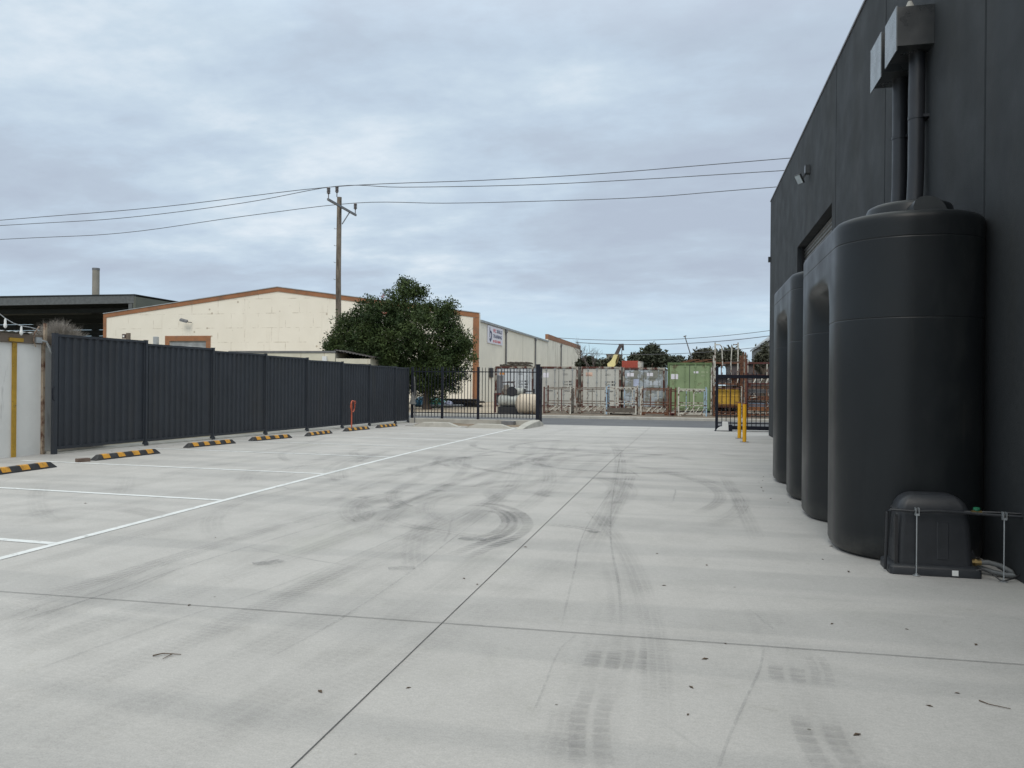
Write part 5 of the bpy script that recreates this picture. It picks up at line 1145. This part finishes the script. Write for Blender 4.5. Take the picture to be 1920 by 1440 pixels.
# ------------------------------------------------------------------ shipping containers
def container(name_label, x0, x1, Y, z0, z1, m, frame_m, marks, seal='grey', depth=6.06, fat=False):
    t = thing('shipping_container', name_label, 'container', ((x0 + x1) / 2, Y, z0), 0, 'shipping containers across the road'); w = (x1 - x0) / 2; h = z1 - z0
    b = MB(); pr = []; k = 0; yy = 0.12
    while yy < depth - 0.12: pr += [(yy, 0.0), (yy + 0.07, 0.03), (yy + 0.14, 0.03), (yy + 0.21, 0.0)]; yy += 0.28
    n = len(pr)
    for s_ in (1, -1): b.add([(s_ * (w - 0.05 + v), y, 0.14) for y, v in pr] + [(s_ * (w - 0.05 + v), y, h - 0.1) for y, v in pr], [(i, i + 1, n + i + 1, n + i) for i in range(n - 1)])
    b.box(-w + 0.05, w - 0.05, 0.1, depth - 0.05, h - 0.08, h - 0.03); b.box(-w + 0.05, w - 0.05, depth - 0.1, depth - 0.06, 0.1, h - 0.08); b.box(-w + 0.06, w - 0.06, 0.1, depth - 0.1, 0.1, 0.14); b.build('body', m, t)
    b = MB()
    for s_ in (1, -1):
        b.box(*sorted((s_ * w, s_ * (w - 0.10))), 0, 0.16, 0.0, h); b.box(*sorted((s_ * w, s_ * (w - 0.07))), 0.16, depth, 0.0, 0.14); b.box(*sorted((s_ * w, s_ * (w - 0.07))), 0.16, depth, h - 0.09, h - 0.001)
    b.box(-w + 0.10, w - 0.10, 0.0, 0.12, 0.0, 0.10); b.box(-w + 0.10, w - 0.10, 0.005, 0.12, h - 0.12, h - 0.002); b.build('end_frame', frame_m, t)
    for s_ in (-1, 1):
        b = MB(); a, c = (-w + 0.115, -0.015) if s_ < 0 else (0.015, w - 0.115)
        b.box(a, c, 0.05, 0.10, 0.115, h - 0.135)
        if fat:
            for q in range(4): zz = 0.22 + q * (h - 0.4) / 4; b.rings([[(a + 0.06 + e, y, zz + e), (c - 0.06 - e, y, zz + e), (c - 0.06 - e, y, zz + (h - 0.4) / 4 - 0.06 - e), (a + 0.06 + e, y, zz + (h - 0.4) / 4 - 0.06 - e)] for e, y in ((0, 0.0495), (0.03, 0.03))])
        dr = b.build('door', m, t)
        for f in (0.28, 0.78):
            x = a + (c - a) * (f if s_ > 0 else 1 - f + 0.06); b = MB(); b.tube([(x, 0.02, 0.06), (x, 0.02, h - 0.06)], 0.021, 8)
            for zz in (0.2, h * 0.32, h * 0.62, h - 0.2): b.box(x - 0.05, x + 0.05, 0.0, 0.0495, zz - 0.03, zz + 0.03)
            b.build('locking_bar', M_galv if seal == 'grey' else m, dr, smooth=True)
        b = MB(); x = a + (c - a) * 0.5; b.box(x - 0.2, x + 0.2, 0.012, 0.03, h * 0.40, h * 0.40 + 0.035); b.build('door_handle', M_steel, dr)
        b = MB(); b.box(a - 0.012 if s_ < 0 else a - 0.012, a - 0.001, 0.055, 0.09, 0.12, h - 0.14); b.box(c + 0.001, c + 0.012, 0.055, 0.09, 0.12, h - 0.14); b.build('door_seal', M_black, dr)
    f = 0.047 if not fat else 0.027
    for (body, sz, xx, zz, mm, wd) in marks:
        if body.startswith('#'):
            b = MB(); wd, hh = wd; b.box(xx, xx + wd, f - 0.004, f - 0.001, zz, zz + hh); b.build('placard', mm, t)
        else: lettering(body, sz, mm, t, (xx, f, zz), (1, 0, 0), (0, 0, 1), 'stencil_marking', wd)
    return t
codes = [('MGW', 0.13, 0.25, 1.55, M_ink, 0.34), ('TARE', 0.13, 0.25, 1.37, M_ink, 0.34), ('NET', 0.13, 0.25, 1.19, M_ink, 0.25), ('22G1', 0.16, 0.25, 2.0, M_ink, 0.32)]
for r_ in range(3):
    for c_ in range(2): codes.append(('#', 0, 0.66 + 0.13 * c_, 1.55 - 0.18 * r_, M_ink, (0.09, 0.10)))
GY = land_z(0, 47.5) + 0.012
M_frame = mat('chalky_rusty_frame', (0.33, 0.31, 0.265), 0.7, 0, 0.15, 3, second=(0.11, 0.032, 0.022), thr=(0.44, 0.52), ss=1.8)
container('chalky white-blue shipping container behind the compressor and picket fence', -12.0, -9.55, 46.8, GY, 2.57, M_cont_white, M_frame, codes + [('#', 0, -0.95, 2.0, mat('orange_label', (0.6, 0.25, 0.06), 0.6), (0.35, 0.12))])
container('grey shipping container with rust patches, beside the tall gate post', -9.30, -6.88, 47.6, GY, 2.59, M_cont_grey, M_frame, codes + [('#', 0, -1.0, 1.85, M_signw, (0.35, 0.3))])
container('clean pale grey shipping container under the crane boom', -6.70, -4.24, 47.8, GY, 2.60, M_cont_grey2, M_frame, codes + [('#', 0, -0.95, 1.95, mat('peach_label', (0.62, 0.42, 0.33), 0.6), (0.42, 0.24)), ('#', 0, -0.97, 2.0, M_signw, (0.4, 0.03))])
container('patchy blue-grey shipping container under the red container', -4.12, -1.58, 47.9, GY, 2.55, M_cont_blue, M_frame, [('#', 0, -1.02, 1.95, M_signw, (0.42, 0.22)), ('#', 0, 0.2, 1.98, M_signw, (0.36, 0.2)), ('#', 0, 0.15, 1.42, mat('pale_blue_patch', (0.5, 0.54, 0.6), 0.7), (0.36, 0.26)), ('#', 0, 0.6, 1.42, mat('pale_blue_patch', (0.5, 0.54, 0.6), 0.7), (0.42, 0.26)), ('80', 0.34, 0.35, 0.68, M_chalk, 0.3), ('#', 0, -0.62, 1.35, mat('lilac_patch', (0.38, 0.42, 0.55), 0.7), (0.34, 0.45))], fat=True)
container('faded green shipping container with chalked number 24 on its door', -1.28, 1.10, 43.4, 0.10, 2.74, M_cont_green, mat('dull_green_frame', (0.10, 0.15, 0.06), 0.7), [('#', 0, -1.0, 1.72, M_signw, (0.38, 0.28)), ('#', 0, 0.22, 2.05, M_signw, (0.25, 0.11)), ('24', 0.36, 0.2, 0.95, M_chalk, 0.42), ('#', 0, 0.62, 2.06, mat('pale_green_patch', (0.3, 0.36, 0.22), 0.7), (0.36, 0.1)), ('#', 0, 0.62, 1.88, mat('pale_green_patch', (0.3, 0.36, 0.22), 0.7), (0.22, 0.08))], 'green')
# pallets lying on the first container
for k, (x, z, lab) in enumerate(((-10.75, 2.575, 'lower old timber pallet lying on the white-blue container'), (-10.5, 2.72, 'upper old timber pallet, topmost on the white-blue container'))):
    t = thing('pallet', lab, 'pallet', (x, 47.3, z), 0.05 * k, 'old pallets on the container roof'); wid = 0.95 - 0.2 * k
    b = MB()
    for j in range(3): b.box(-wid, wid, -0.5 + 0.45 * j, -0.4 + 0.45 * j, 0, 0.08)
    b.build('bearers', M_pallet, t); b = MB()
    for j in range(9): b.box(-wid + j * wid * 0.22, -wid + j * wid * 0.22 + 0.12, -0.55, 0.55, 0.082, 0.115 + 0.02 * (j % 2))
    b.build('deck_boards', M_pallet, t)
# rusty sheets piled on the green container
b = MB(); rngm = random.Random(2)
for k in range(14):
    x = -0.6 + 0.11 * k; b.rings([[(x + a, 44 + y, 2.742 + 0.03 * k % 0.18 + z) for a, z in ((0, 0), (0.5, 0.02), (0.5, 0.05), (0, 0.03))] for y in (-0.3, 1.2 + 0.2 * rngm.random())])
tag(b.build('scrap_sheets', M_rusty), 'pile of rusty scrap sheets lying on the green container roof', 'scrap metal')
# ------------------------------------------------------------------ cage stillages
def stillage(label, x0, x1, Y, z0, h, d, mpost, mrail, mside, seedn, plate=True, deck='bars', tall=0.0):
    rng = random.Random(seedn); t = thing('stillage', label, 'stillage', ((x0 + x1) / 2, Y, z0), 0, 'steel cage stillages along the verge'); w = (x1 - x0) / 2
    b = MB(); 
    for y in (0, d): b.box(-w, w, y - 0.03, y + 0.03, 0.08, 0.15)
    for x in (-w, w): b.box(x - 0.03, x + 0.03, 0.031, d - 0.031, 0.08, 0.15)
    for x in (-w + 0.1, w - 0.1): b.box(x - 0.07, x + 0.07, 0.0, d, 0.0, 0.078)
    b.build('base_frame', mrail, t)
    b = MB()
    if deck == 'bars':
        for k in range(1, 5): x = -w + 2 * w * k / 5; b.bar((x, 0.03, 0.13), (x + 0.22, d - 0.03, 0.40), 0.045, 0.03)
        for k in range(1, 4): b.bar((-w + 0.03, d * k / 4, 0.118 + 0.27 * k / 4), (w - 0.03, d * k / 4, 0.118 + 0.27 * k / 4), 0.03, 0.02)
        b.build('deck_bars', M_wrust, t)
    else:
        b.box(-w + 0.03, w - 0.03, 0.0, d - 0.03, 0.152, 0.19); b.box(-w + 0.03, w - 0.03, -0.034, -0.031, 0.1, 0.34); b.build('deck_plate', M_pallet, t)
    for i, (x, y) in enumerate(((-w, 0), (w, 0), (-w, d), (w, d))):
        b = MB(); hh = h + (0.07 if i < 2 else 0.14) + tall; b.box(x - 0.035, x + 0.035, y - 0.035, y + 0.035, 0.0, hh); b.lathe([(0.05, hh), (0.04, hh + 0.04)], (x, y, 0), 8); b.build('post', mpost[i % len(mpost)], t)
    for y, zz in ((0, h), (0, h * 0.42), (d, h + 0.07), (d, h * 0.5)):
        b = MB(); b.bar((-w + 0.036, y, zz), (w - 0.036, y, zz), 0.045, 0.05); b.build('rail', mrail, t)
    for s_ in (-1, 1):
        b = MB(); x = s_ * w
        if plate and s_ > 0: b.rings([[(x - 0.012, y, z_) for y, z_ in ((0.037, 0.15), (d - 0.037, 0.15), (d - 0.037, h + 0.06), (0.037, h - 0.02))], [(x + 0.012, y, z_) for y, z_ in ((0.037, 0.15), (d - 0.037, 0.15), (d - 0.037, h + 0.06), (0.037, h - 0.02))]])
        else:
            b.bar((x, 0.036, h), (x, d - 0.036, h + 0.06), 0.045); b.bar((x, 0.036, h * 0.45), (x, d - 0.036, h * 0.45), 0.04)
        b.build('side_panel' if plate and s_ > 0 else 'side_rail', mside, t)
    for k in range(2 + seedn % 2):
        x = -w * 0.4 + k * w * 0.6 + rng.uniform(-.1, .1); b = MB(); b.bar((x, 0.0 if k else d, 0.15), (x, 0.0 if k else d, h + 0.03), 0.045); b.build('upright', mpost[(k + 1) % len(mpost)], t)
    return t
zv = lambda y: land_z(0, y) + 0.012
stillage('maroon and rust cage stillage nearest the tall gate post', -7.55, -6.15, 39.9, zv(40), 1.30, 1.15, [M_maroon, M_wrust], M_gyrust, M_gyrust, 2)
stillage('dark rust cage stillage with brown side plate before pale grey container', -5.85, -4.35, 40.1, zv(40), 1.30, 1.15, [M_gyrust, M_wrust], M_gyrust, M_rusty, 4)
stillage('pale blue and white cage stillage with solid deck', -4.25, -2.75, 39.8, zv(40) + 0.02, 1.32, 1.15, [M_brust, M_wrust], M_wrust, M_rusty, 3, deck='plate')
stillage('rust and white cage stillage in front of the blue-grey container', -2.5, -1.15, 39.9, zv(40), 1.30, 1.1, [M_wrust, M_rusty], M_rusty, M_wrust, 5, False)
stillage('narrow maroon cage stillage with brown plate at green container corner', -1.02, -0.78, 39.9, zv(40), 1.25, 1.1, [M_maroon, M_rusty], M_maroon, M_rusty, 8)
stillage('chipped white cage stillage in front of the green container', -0.62, 0.75, 39.8, zv(40), 1.28, 1.15, [M_wrust, M_brust], M_wrust, M_wrust, 7, False)
# the stack seen through the sliding gate
stillage('rusty cage stillage at the bottom of the stack, holding the yellow bin', 1.12, 2.45, 39.9, zv(40), 1.42, 1.3, [M_rusty, M_wrust], M_rusty, M_rusty, 10, True)
stillage('rusty cage stillage on top of the stack with tall white posts', 1.12, 2.45, 39.9, zv(40) + 1.52, 1.15, 1.3, [M_wrust, M_rusty], M_rusty, M_rusty, 11, True, tall=0.25)
stillage('low brown cage stillage at the right end, holding scrap', 2.72, 4.2, 39.9, zv(40), 1.45, 1.3, [M_rusty, M_wrust], M_rusty, M_maroon, 12, False)
stillage('upper cage stillage at the right end, open with thin rails', 2.72, 4.2, 39.9, zv(40) + 1.55, 1.12, 1.3, [M_wrust, M_rusty], M_maroon, M_maroon, 13, False)
stillage('rusty cage stillage farther right, hidden partly by the warehouse', 4.4, 5.9, 39.9, zv(40), 1.40, 1.3, [M_rusty, M_gyrust], M_rusty, M_rusty, 14, True)
def racks():
    z = zv(40)
    for i, (xa, xb, lab) in enumerate(((1.15, 1.48, 'white tubular ladder hoop at left on top of cage stack'), (1.95, 2.25, 'white tubular ladder hoop at right on top of cage stack'))):
        b = MB(); xs, xt = (xa, xb) if i == 0 else (xb, xa); s_ = 1 if xt > xs else -1
        b.tube([(xs, 39.78, z + 1.7), (xs, 39.78, z + 3.70)], 0.035, 8); b.tube([(xs, 39.78, z + 3.60), (xt - 0.1 * s_, 39.78, z + 3.60), (xt - 0.02 * s_, 39.78, z + 3.5), (xt, 39.78, z + 3.3), (xt + 0.04 * s_, 39.78, z + 2.55)], 0.026, 8)
        tag(b.build('ladder_hoop', M_wrust, smooth=True), lab, 'hoop', 'white hoops on the cage stack')
    b = MB(); b.tube([(0.98, 39.7, z + 0.1), (0.98, 39.7, z + 2.45)], 0.03, 8); tag(b.build('steel_pole', M_wrust, smooth=True), 'upright chipped white pole at right edge of the green container', 'pole')
    b = MB(); b.tube([(1.05, 40.3, z), (1.05, 40.3, z + 2.55)], 0.03, 8); tag(b.build('steel_pole', M_gyrust, smooth=True), 'upright grey rusty pole just beside the cage stack', 'pole')
    t = thing('scrap_bin', 'dirty yellow steel bin inside the bottom rusty cage', 'bin', (1.8, 40.5, z + 0.2)); b = MB(); b.rings([[(x * k, y * k, zz) for x, y in ((-0.58, -0.4), (0.58, -0.4), (0.58, 0.4), (-0.58, 0.4))] for zz, k in ((0.35, 0.95), (0.4, 1), (0.78, 1.0), (0.80, 1.04), (0.86, 1.04), (0.88, 1.0), (1.14, 1.0), (1.16, 0.94))]); b.build('bin_body', M_ylw2, t)
    b = MB(); b.box(-0.6, 0.6, -0.45, 0.45, 0.0, 0.06); b.box(-0.6, 0.6, -0.43, 0.43, 0.25, 0.33); b.build('skid', M_rusty, t)
    rng = random.Random(3); cols = [M_maroon, M_rusty, M_wrust, M_steel, M_orange, M_gyrust, M_craneb]
    for i in range(5):
        b = MB(); 
        for k in range(6): zz = z + 2.0 + 0.05 * i; b.bar((1.2 + 0.05 * rng.random(), 40.0 + 0.18 * k, zz + 0.06 * k % 0.1), (2.38, 40.0 + 0.17 * k, zz + 0.05 * rng.random()), 0.05)
        if i == 0: tag(b.build('pipe_bundle', M_maroon), 'bundle of dark red steel bars lying in the top cage', 'steel bars')
    names = [('scrap_beam', 'orange-brown steel beam lying in the low right cage', M_rusty, 0.85), ('scrap_beam', 'blue-grey steel beam across the low right cage', mat('bluegrey_beam', (0.12, 0.15, 0.2), 0.6), 0.52), ('scrap_beam', 'tan steel beam at the bottom of the low right cage', M_brown, 0.32), ('scrap_beam', 'pale grey steel beam topmost in the low right cage', M_steel, 1.2)]
    for n_, lab, m, zz in names:
        b = MB(); b.box(2.8, 4.15, 40.1, 40.9, z + zz, z + zz + 0.05); b.box(2.8, 4.15, 40.10, 40.14, z + zz + 0.051, z + zz + 0.19); tag(b.build(n_, m), lab, 'steel beam', 'beams in the low right cage')
    b = MB()
    for k in range(16):
        a = Vector((2.8 + 1.3 * rng.random(), 39.95 + 0.8 * rng.random(), z + 0.4 + 1.0 * rng.random())); b.bar(a, a + Vector((rng.uniform(-.35, .35), rng.uniform(-.1, .1), rng.uniform(-.25, .25))), 0.03)
    tag(b.build('scrap_offcuts', M_wrust), 'jumble of pale steel offcuts heaped in the low right cage', 'scrap metal', kind='stuff')
    for k, (x, zt_, m, lab) in enumerate(((2.50, 3.25, M_rusty, 'tall rusty steel channel leaning between the cage stacks, leftmost'), (2.56, 3.05, M_gyrust, 'grey rusty steel channel second in the upright bunch between cages'), (2.62, 3.2, M_rusty, 'brown rusty steel channel third in the upright bunch between cages'), (2.68, 2.9, M_maroon, 'maroon steel channel rightmost in the upright bunch between cages'))):
        b = MB(); b.rings([[(a, c_, zz) for a, c_ in ((x - 0.028, 39.75), (x + 0.028, 39.75), (x + 0.028, 39.86), (x - 0.028, 39.86))] for zz in (z, z + zt_)]); tag(b.build('steel_channel', m), lab, 'steel channel', 'upright channels between the cages')
    b = MB()
    for k in range(7): b.rings([[(1.18 + 0.18 * k + a, 41.0 + 0.03 * (k % 2) + c_, zz) for a, c_ in ((0, 0), (0.17, 0), (0.17, 0.02), (0, 0.02))] for zz in (z + 0.2, z + 1.3 + 0.12 * (k % 3))])
    tag(b.build('rusty_boards', M_rusty), 'row of rusty upright sheets at the back of the bottom cage', 'scrap metal')
    for k, (x, zz, m, lab) in enumerate(((1.3, 1.62, M_craneb, 'dark steel crate at left inside the top rusty cage'), (1.95, 1.62, M_rusty, 'rusty steel crate at right inside the top rusty cage'))):
        b = MB(); b.box(x, x + 0.48, 40.1, 40.7, z + zz, z + zz + 0.06); b.box(x, x + 0.48, 40.1, 40.13, z + zz + 0.061, z + zz + 0.36); b.box(x, x + 0.48, 40.67, 40.7, z + zz + 0.061, z + zz + 0.36); b.box(x, x + 0.03, 40.131, 40.669, z + zz + 0.061, z + zz + 0.36); b.box(x + 0.45, x + 0.48, 40.131, 40.669, z + zz + 0.061, z + zz + 0.36); tag(b.build('steel_crate', m), lab, 'crate', 'steel crates in the top cage')
    b = MB(); b.box(2.45, 9.5, 52, 58, -0.1, 2.9); b.rings([[(2.2, 51.8, 2.9), (9.7, 51.8, 2.9), (9.7, 58.2, 2.9), (2.2, 58.2, 2.9)], [(2.2, 51.8, 3.05), (9.7, 51.8, 3.05), (9.7, 58.2, 3.05), (2.2, 58.2, 3.05)]]); tag(b.build('dark_shed', M_craneb), 'low dark flat shed behind the right hand cages', 'shed')
racks()

# ------------------------------------------------------------------ machinery and junk behind the picket fence
def machinery():
    Y = 39.7; z = zv(Y)
    t = thing('compressor', 'old pale grey air compressor on black skid behind the picket fence', 'compressor', (-9.2, Y, z))
    b = MB(); b.box(-0.75, 0.75, -0.35, 0.35, 0.0, 0.12); b.box(-0.72, 0.72, -0.3, 0.3, 0.12, 0.34); b.build('skid', M_black, t)
    b = MB(); pr = [(0.0001, -0.8), (0.2, -0.78), (0.30, -0.68), (0.32, -0.55), (0.32, 0.55), (0.30, 0.68), (0.2, 0.78), (0.0001, 0.8)]
    b.rings([[(zz, r * cos(2 * pi * k / 18), 0.66 + r * sin(2 * pi * k / 18)) for k in range(18)] for r, zz in pr]); b.build('air_receiver', M_mach, t, smooth=True)
    b = MB(); b.bbox(-0.55, -0.15, -0.2, 0.2, 0.98, 1.3, 0.03); b.bbox(-0.48, -0.22, -0.15, 0.15, 1.3, 1.5, 0.03)
    for k in range(6): b.box(-0.57, -0.13, -0.22, 0.22, 1.02 + 0.045 * k, 1.035 + 0.045 * k)
    b.build('pump_block', M_gyrust, t)
    b = MB(); b.rings([[(xx, r * cos(2 * pi * k / 16), 1.15 + r * sin(2 * pi * k / 16)) for k in range(16)] for r, xx in ((0.0001, 0.1), (0.18, 0.12), (0.18, 0.6), (0.12, 0.66), (0.0001, 0.67))]); b.build('motor', M_mach, t, smooth=True)
    b = MB(); b.tube([(0.0, -0.24 , 1.15), (0.0, -0.22, 1.15)], 0.26, 20); b.build('flywheel', M_black, t)
    b = MB(); b.tube([(-0.3, 0, 1.5), (-0.25, 0, 1.65), (0.05, 0, 1.62), (0.1, -0.1, 1.4)], 0.05, 8); b.bar((-0.6, 0, 1.62), (0.12, 0, 1.66), 0.06); b.build('exhaust_pipe', M_craneb, t, smooth=True)
    t = thing('machine_frame', 'dark rusty angle iron frame standing left of the compressor', 'frame', (-10.2, Y + 0.2, z)); b = MB(); b.box(-0.08, 0.02, 0, 0.1, 0, 1.05); b.box(0.02, 0.75, 0, 0.08, 0.95, 1.05); b.box(0.65, 0.75, 0, 0.08, 0, 0.94); b.build('frame', M_maroon, t)
    b = MB(); b.box(0.05, 0.4, 0.1, 0.14, 0.5, 2.0); b.build('backing_sheet', M_steel, t)
    t = thing('storage_drum', 'dirty beige barrel tank lying on the ground by the gate post', 'tank', (-8.22, 38.9, zv(38.9)), 0.10)
    b = MB(); R = [(0.14, -0.62), (0.30, -0.58), (0.47, -0.45), (0.52, -0.36), (0.525, -0.05), (0.53, 0.0), (0.525, 0.05), (0.52, 0.36), (0.47, 0.44), (0.3, 0.5), (0.0001, 0.52)]
    b.rings([[(xx, r * cos(2 * pi * k / 20), 0.53 + r * sin(2 * pi * k / 20)) for k in range(20)] for r, xx in R]); b.build('shell', M_beige, t, smooth=True)
    b = MB(); b.box(-0.33, -0.25, -0.4, 0.4, 0.0, 0.12); b.box(0.22, 0.3, -0.4, 0.4, 0.0, 0.12); b.build('cradle', M_pallet, t)
    t = thing('bracket_stand', 'small black bracket bolted on top of the beige tank', 'bracket', (-8.15, 38.95, zv(38.9) + 1.058)); b = MB(); b.box(-0.28, -0.2, -0.05, 0.05, 0, 0.26); b.box(0.2, 0.28, -0.05, 0.05, 0, 0.26); b.box(-0.2, 0.2, -0.03, 0.03, 0.10, 0.16); b.build('bracket', M_black, t)
    # heaps under the tree
    rng = random.Random(6); z = zv(44)
    def sack(lab, px, py, Yy, s_, m, seedn):
        r_ = random.Random(seedn); p = at_y(px, py, Yy); b = MB(); rs = []
        for zz, k in ((0, 0.75), (0.12, 1.0), (0.4, 1.02), (0.65, 0.85), (0.85, 0.5), (0.92, 0.12)): rs.append([(s_ * k * (1 + 0.16 * r_.uniform(-1, 1)) * cos(2 * pi * j / 12), s_ * k * (1 + 0.16 * r_.uniform(-1, 1)) * sin(2 * pi * j / 12), s_ * 1.35 * zz) for j in range(12)])
        b.rings(rs); o = b.build('sack', m, smooth=True); o.location = (p.x, Yy, land_z(-15, Yy)); tag(o, lab, 'sack', 'plastic sacks heaped under the tree')
    sack('dark blue plastic sack under the tree, nearest the corner post', 792, 740, 45, 0.52, M_blue, 1); sack('blue plastic sack leaning on the dark blue one', 803, 742, 44.4, 0.42, mat('mid_blue_plastic', (0.06, 0.2, 0.33), 0.5, 0, 0.35, 4), 2)
    sack('teal plastic sack under the tree, brightest of the heap', 815, 745, 44.2, 0.48, M_teal, 3); sack('pale aqua plastic sack on the right of the teal one', 824, 742, 44.8, 0.46, mat('pale_aqua_plastic', (0.22, 0.45, 0.42), 0.5, 0, 0.3, 4), 4); sack('small pale lilac sack right of the aqua one', 840, 745, 44.6, 0.34, M_lav, 5)
    p = at_y(804, 757, 42.6); b = MB(); b.lathe([(0.2, 0), (0.2, 0.03), (0.13, 0.035), (0.03, 0.55)], n=14); o = b.build('traffic_cone', M_orange, smooth=True); o.location = (p.x, 42.6, land_z(-15, 42.6) + 0.012); tag(o, 'small faded orange cone in front of the teal sack', 'cone')
    for i in range(4):
        b = MB(); b.box(-1.2, 1.2, -0.3, 0.3, 0, 0.09); 
        for k in range(5): b.box(-1.2 + 0.5 * k, -0.9 + 0.5 * k, -0.45, 0.45, 0.091, 0.12)
        o = b.build('timber_stack', M_black if i % 2 else M_pallet); p = at_y(868 - 12 * (i % 2), 760, 46); o.location = (p.x + 0.1 * i, 46 - 0.1 * i, land_z(-15, 46) + 0.012 + 0.12 * i); tag(o, ['dark plank pallet at the bottom of the low stack', 'black plank pallet second in the low stack', 'grey plank pallet third in the low stack', 'black plank pallet topmost in the low stack'][i], 'pallet', 'low stack of plank pallets by warehouse')
    b = MB(); pa, pb_ = at_y(790, 765, 43), at_y(868, 757, 45); b.tube([(pa.x, 43, 0.12), (pb_.x, 45, 0.12)], 0.08, 8); tag(b.build('long_pipe', M_steel, smooth=True), 'long grey pipe lying on the driveway under the tree', 'pipe')
machinery()

# ------------------------------------------------------------------ crane, red container, far buildings
def far_things():
    Y = 70.0; t = thing('crane', 'faded yellow crane boom with dark jib rising behind the containers', 'crane', (at_y(1150, 700, Y).x, Y, 0)); ox = t.location.x
    def q(px, py): p = at_y(px, py, Y); return Vector((p.x - ox, 0, p.z))
    def plate(pts, y0, y1, m, nm, sm=False):
        b = MB(); b.rings([[(p.x, y, p.z) for p in pts] for y in (y0, y1)]); b.build(nm, m, t)
    plate([q(1140, 688), q(1139, 682), q(1143, 679), q(1147, 675), q(1152, 664), q(1159, 664), q(1154, 678), q(1154, 684), q(1151, 688)], -0.25, 0.25, M_craney, 'boom')
    plate([q(1152.5, 663.5), q(1160.5, 648), q(1160, 645), q(1169, 644.5), q(1169.5, 648), q(1165, 651), q(1159.5, 663.5)], -0.2, 0.2, M_craneb, 'jib')
    plate([q(1154, 684), q(1159, 666), q(1161, 664), q(1160, 670), q(1157, 680)], 0.26, 0.4, mat('brown_ram', (0.2, 0.14, 0.06), 0.6), 'hydraulic_ram')
    plate([q(1165.5, 651), q(1169.5, 646), q(1170, 657), q(1166, 657)], -0.1, 0.1, M_craneb, 'hook_block')
    b = MB(); b.tube([q(1166, 656), q(1165.5, 668), q(1165, 673)], 0.035, 6); b.build('chain', M_craneb, t)
    b = MB(); b.bbox(-1.5, 2.5, -1.2, 1.2, 0.6, 2.4, 0.1); b.build('chassis', M_craney, t)
    for x in (-1.0, 1.9):
        b = MB(); b.tube([(x, -1.3, 0.5), (x, 1.3, 0.5)], 0.5, 16); b.build('wheel', M_rubber, t)
    a, c = at_y(1166, 688, 58), at_y(1196, 676.5, 58)
    t2 = thing('site_container', 'small red container with white end above the grey containers', 'container', (a.x, 58, 0))
    w = c.x - a.x; b = MB(); b.box(0, w, 0, 2.4, 0.1, c.z); 
    for k in range(8): b.box(w * k / 8 + 0.02, w * k / 8 + 0.07, -0.03, -0.001, 0.15, c.z - 0.08)
    b.build('body', M_red, t2); b = MB(); b.box(w + 0.003, w + 0.26, -0.01, 2.4, 0.1, c.z - 0.04); b.build('end_panel', M_wrust, t2)
    a, c = at_y(1137, 690, 110), at_y(1160, 665, 110); b = MB(); b.box(a.x, c.x, 110, 116, -0.1, c.z); b.box(a.x - 0.1, c.x + 0.1, 109.9, 116.1, c.z, c.z + 0.12); tag(b.build('block_building', M_greyblk), 'plain beige block building behind the crane boom', 'building')
    t3 = thing('grey_building', 'grey gabled building at the right beyond the cages', 'building', (7, 60, 0))
    p0 = at_y(1437, 640, 60); b = MB(); x0 = p0.x - 7; b.rings([[(x0, y, -0.1), (x0 + 12, y, -0.1), (x0 + 12, y, 7.5), (x0 + 3.5, y, 7.5), (x0 + 0.0, y, p0.z - 0.15)] for y in (0, 14)]); b.build('wall', M_greywall2, t3)
    b = MB(); b.rings([[(x0 - 0.15, y, p0.z - 0.2), (x0 + 3.5, y, 7.52), (x0 + 3.5, y, 7.65), (x0 - 0.15, y, p0.z - 0.05)] for y in (-0.2, 14.2)]); b.build('roof', M_zinc, t3)
    P1, P2 = at_y(1297, 672, 62), at_y(1284, 630, 62); b = MB(); b.tube([Vector((P1.x + (P1.x - P2.x) * 1.6, 62, 0)), P1, P2], 0.06, 6, r2=0.045); b.tube([P2 + Vector((-0.1, 0, -0.05)), P2 + Vector((0.12, 0, 0.02))], 0.05, 6); tag(b.build('leaning_mast', M_steel, smooth=True), 'thin dark leaning mast behind the green container', 'mast')
far_things()
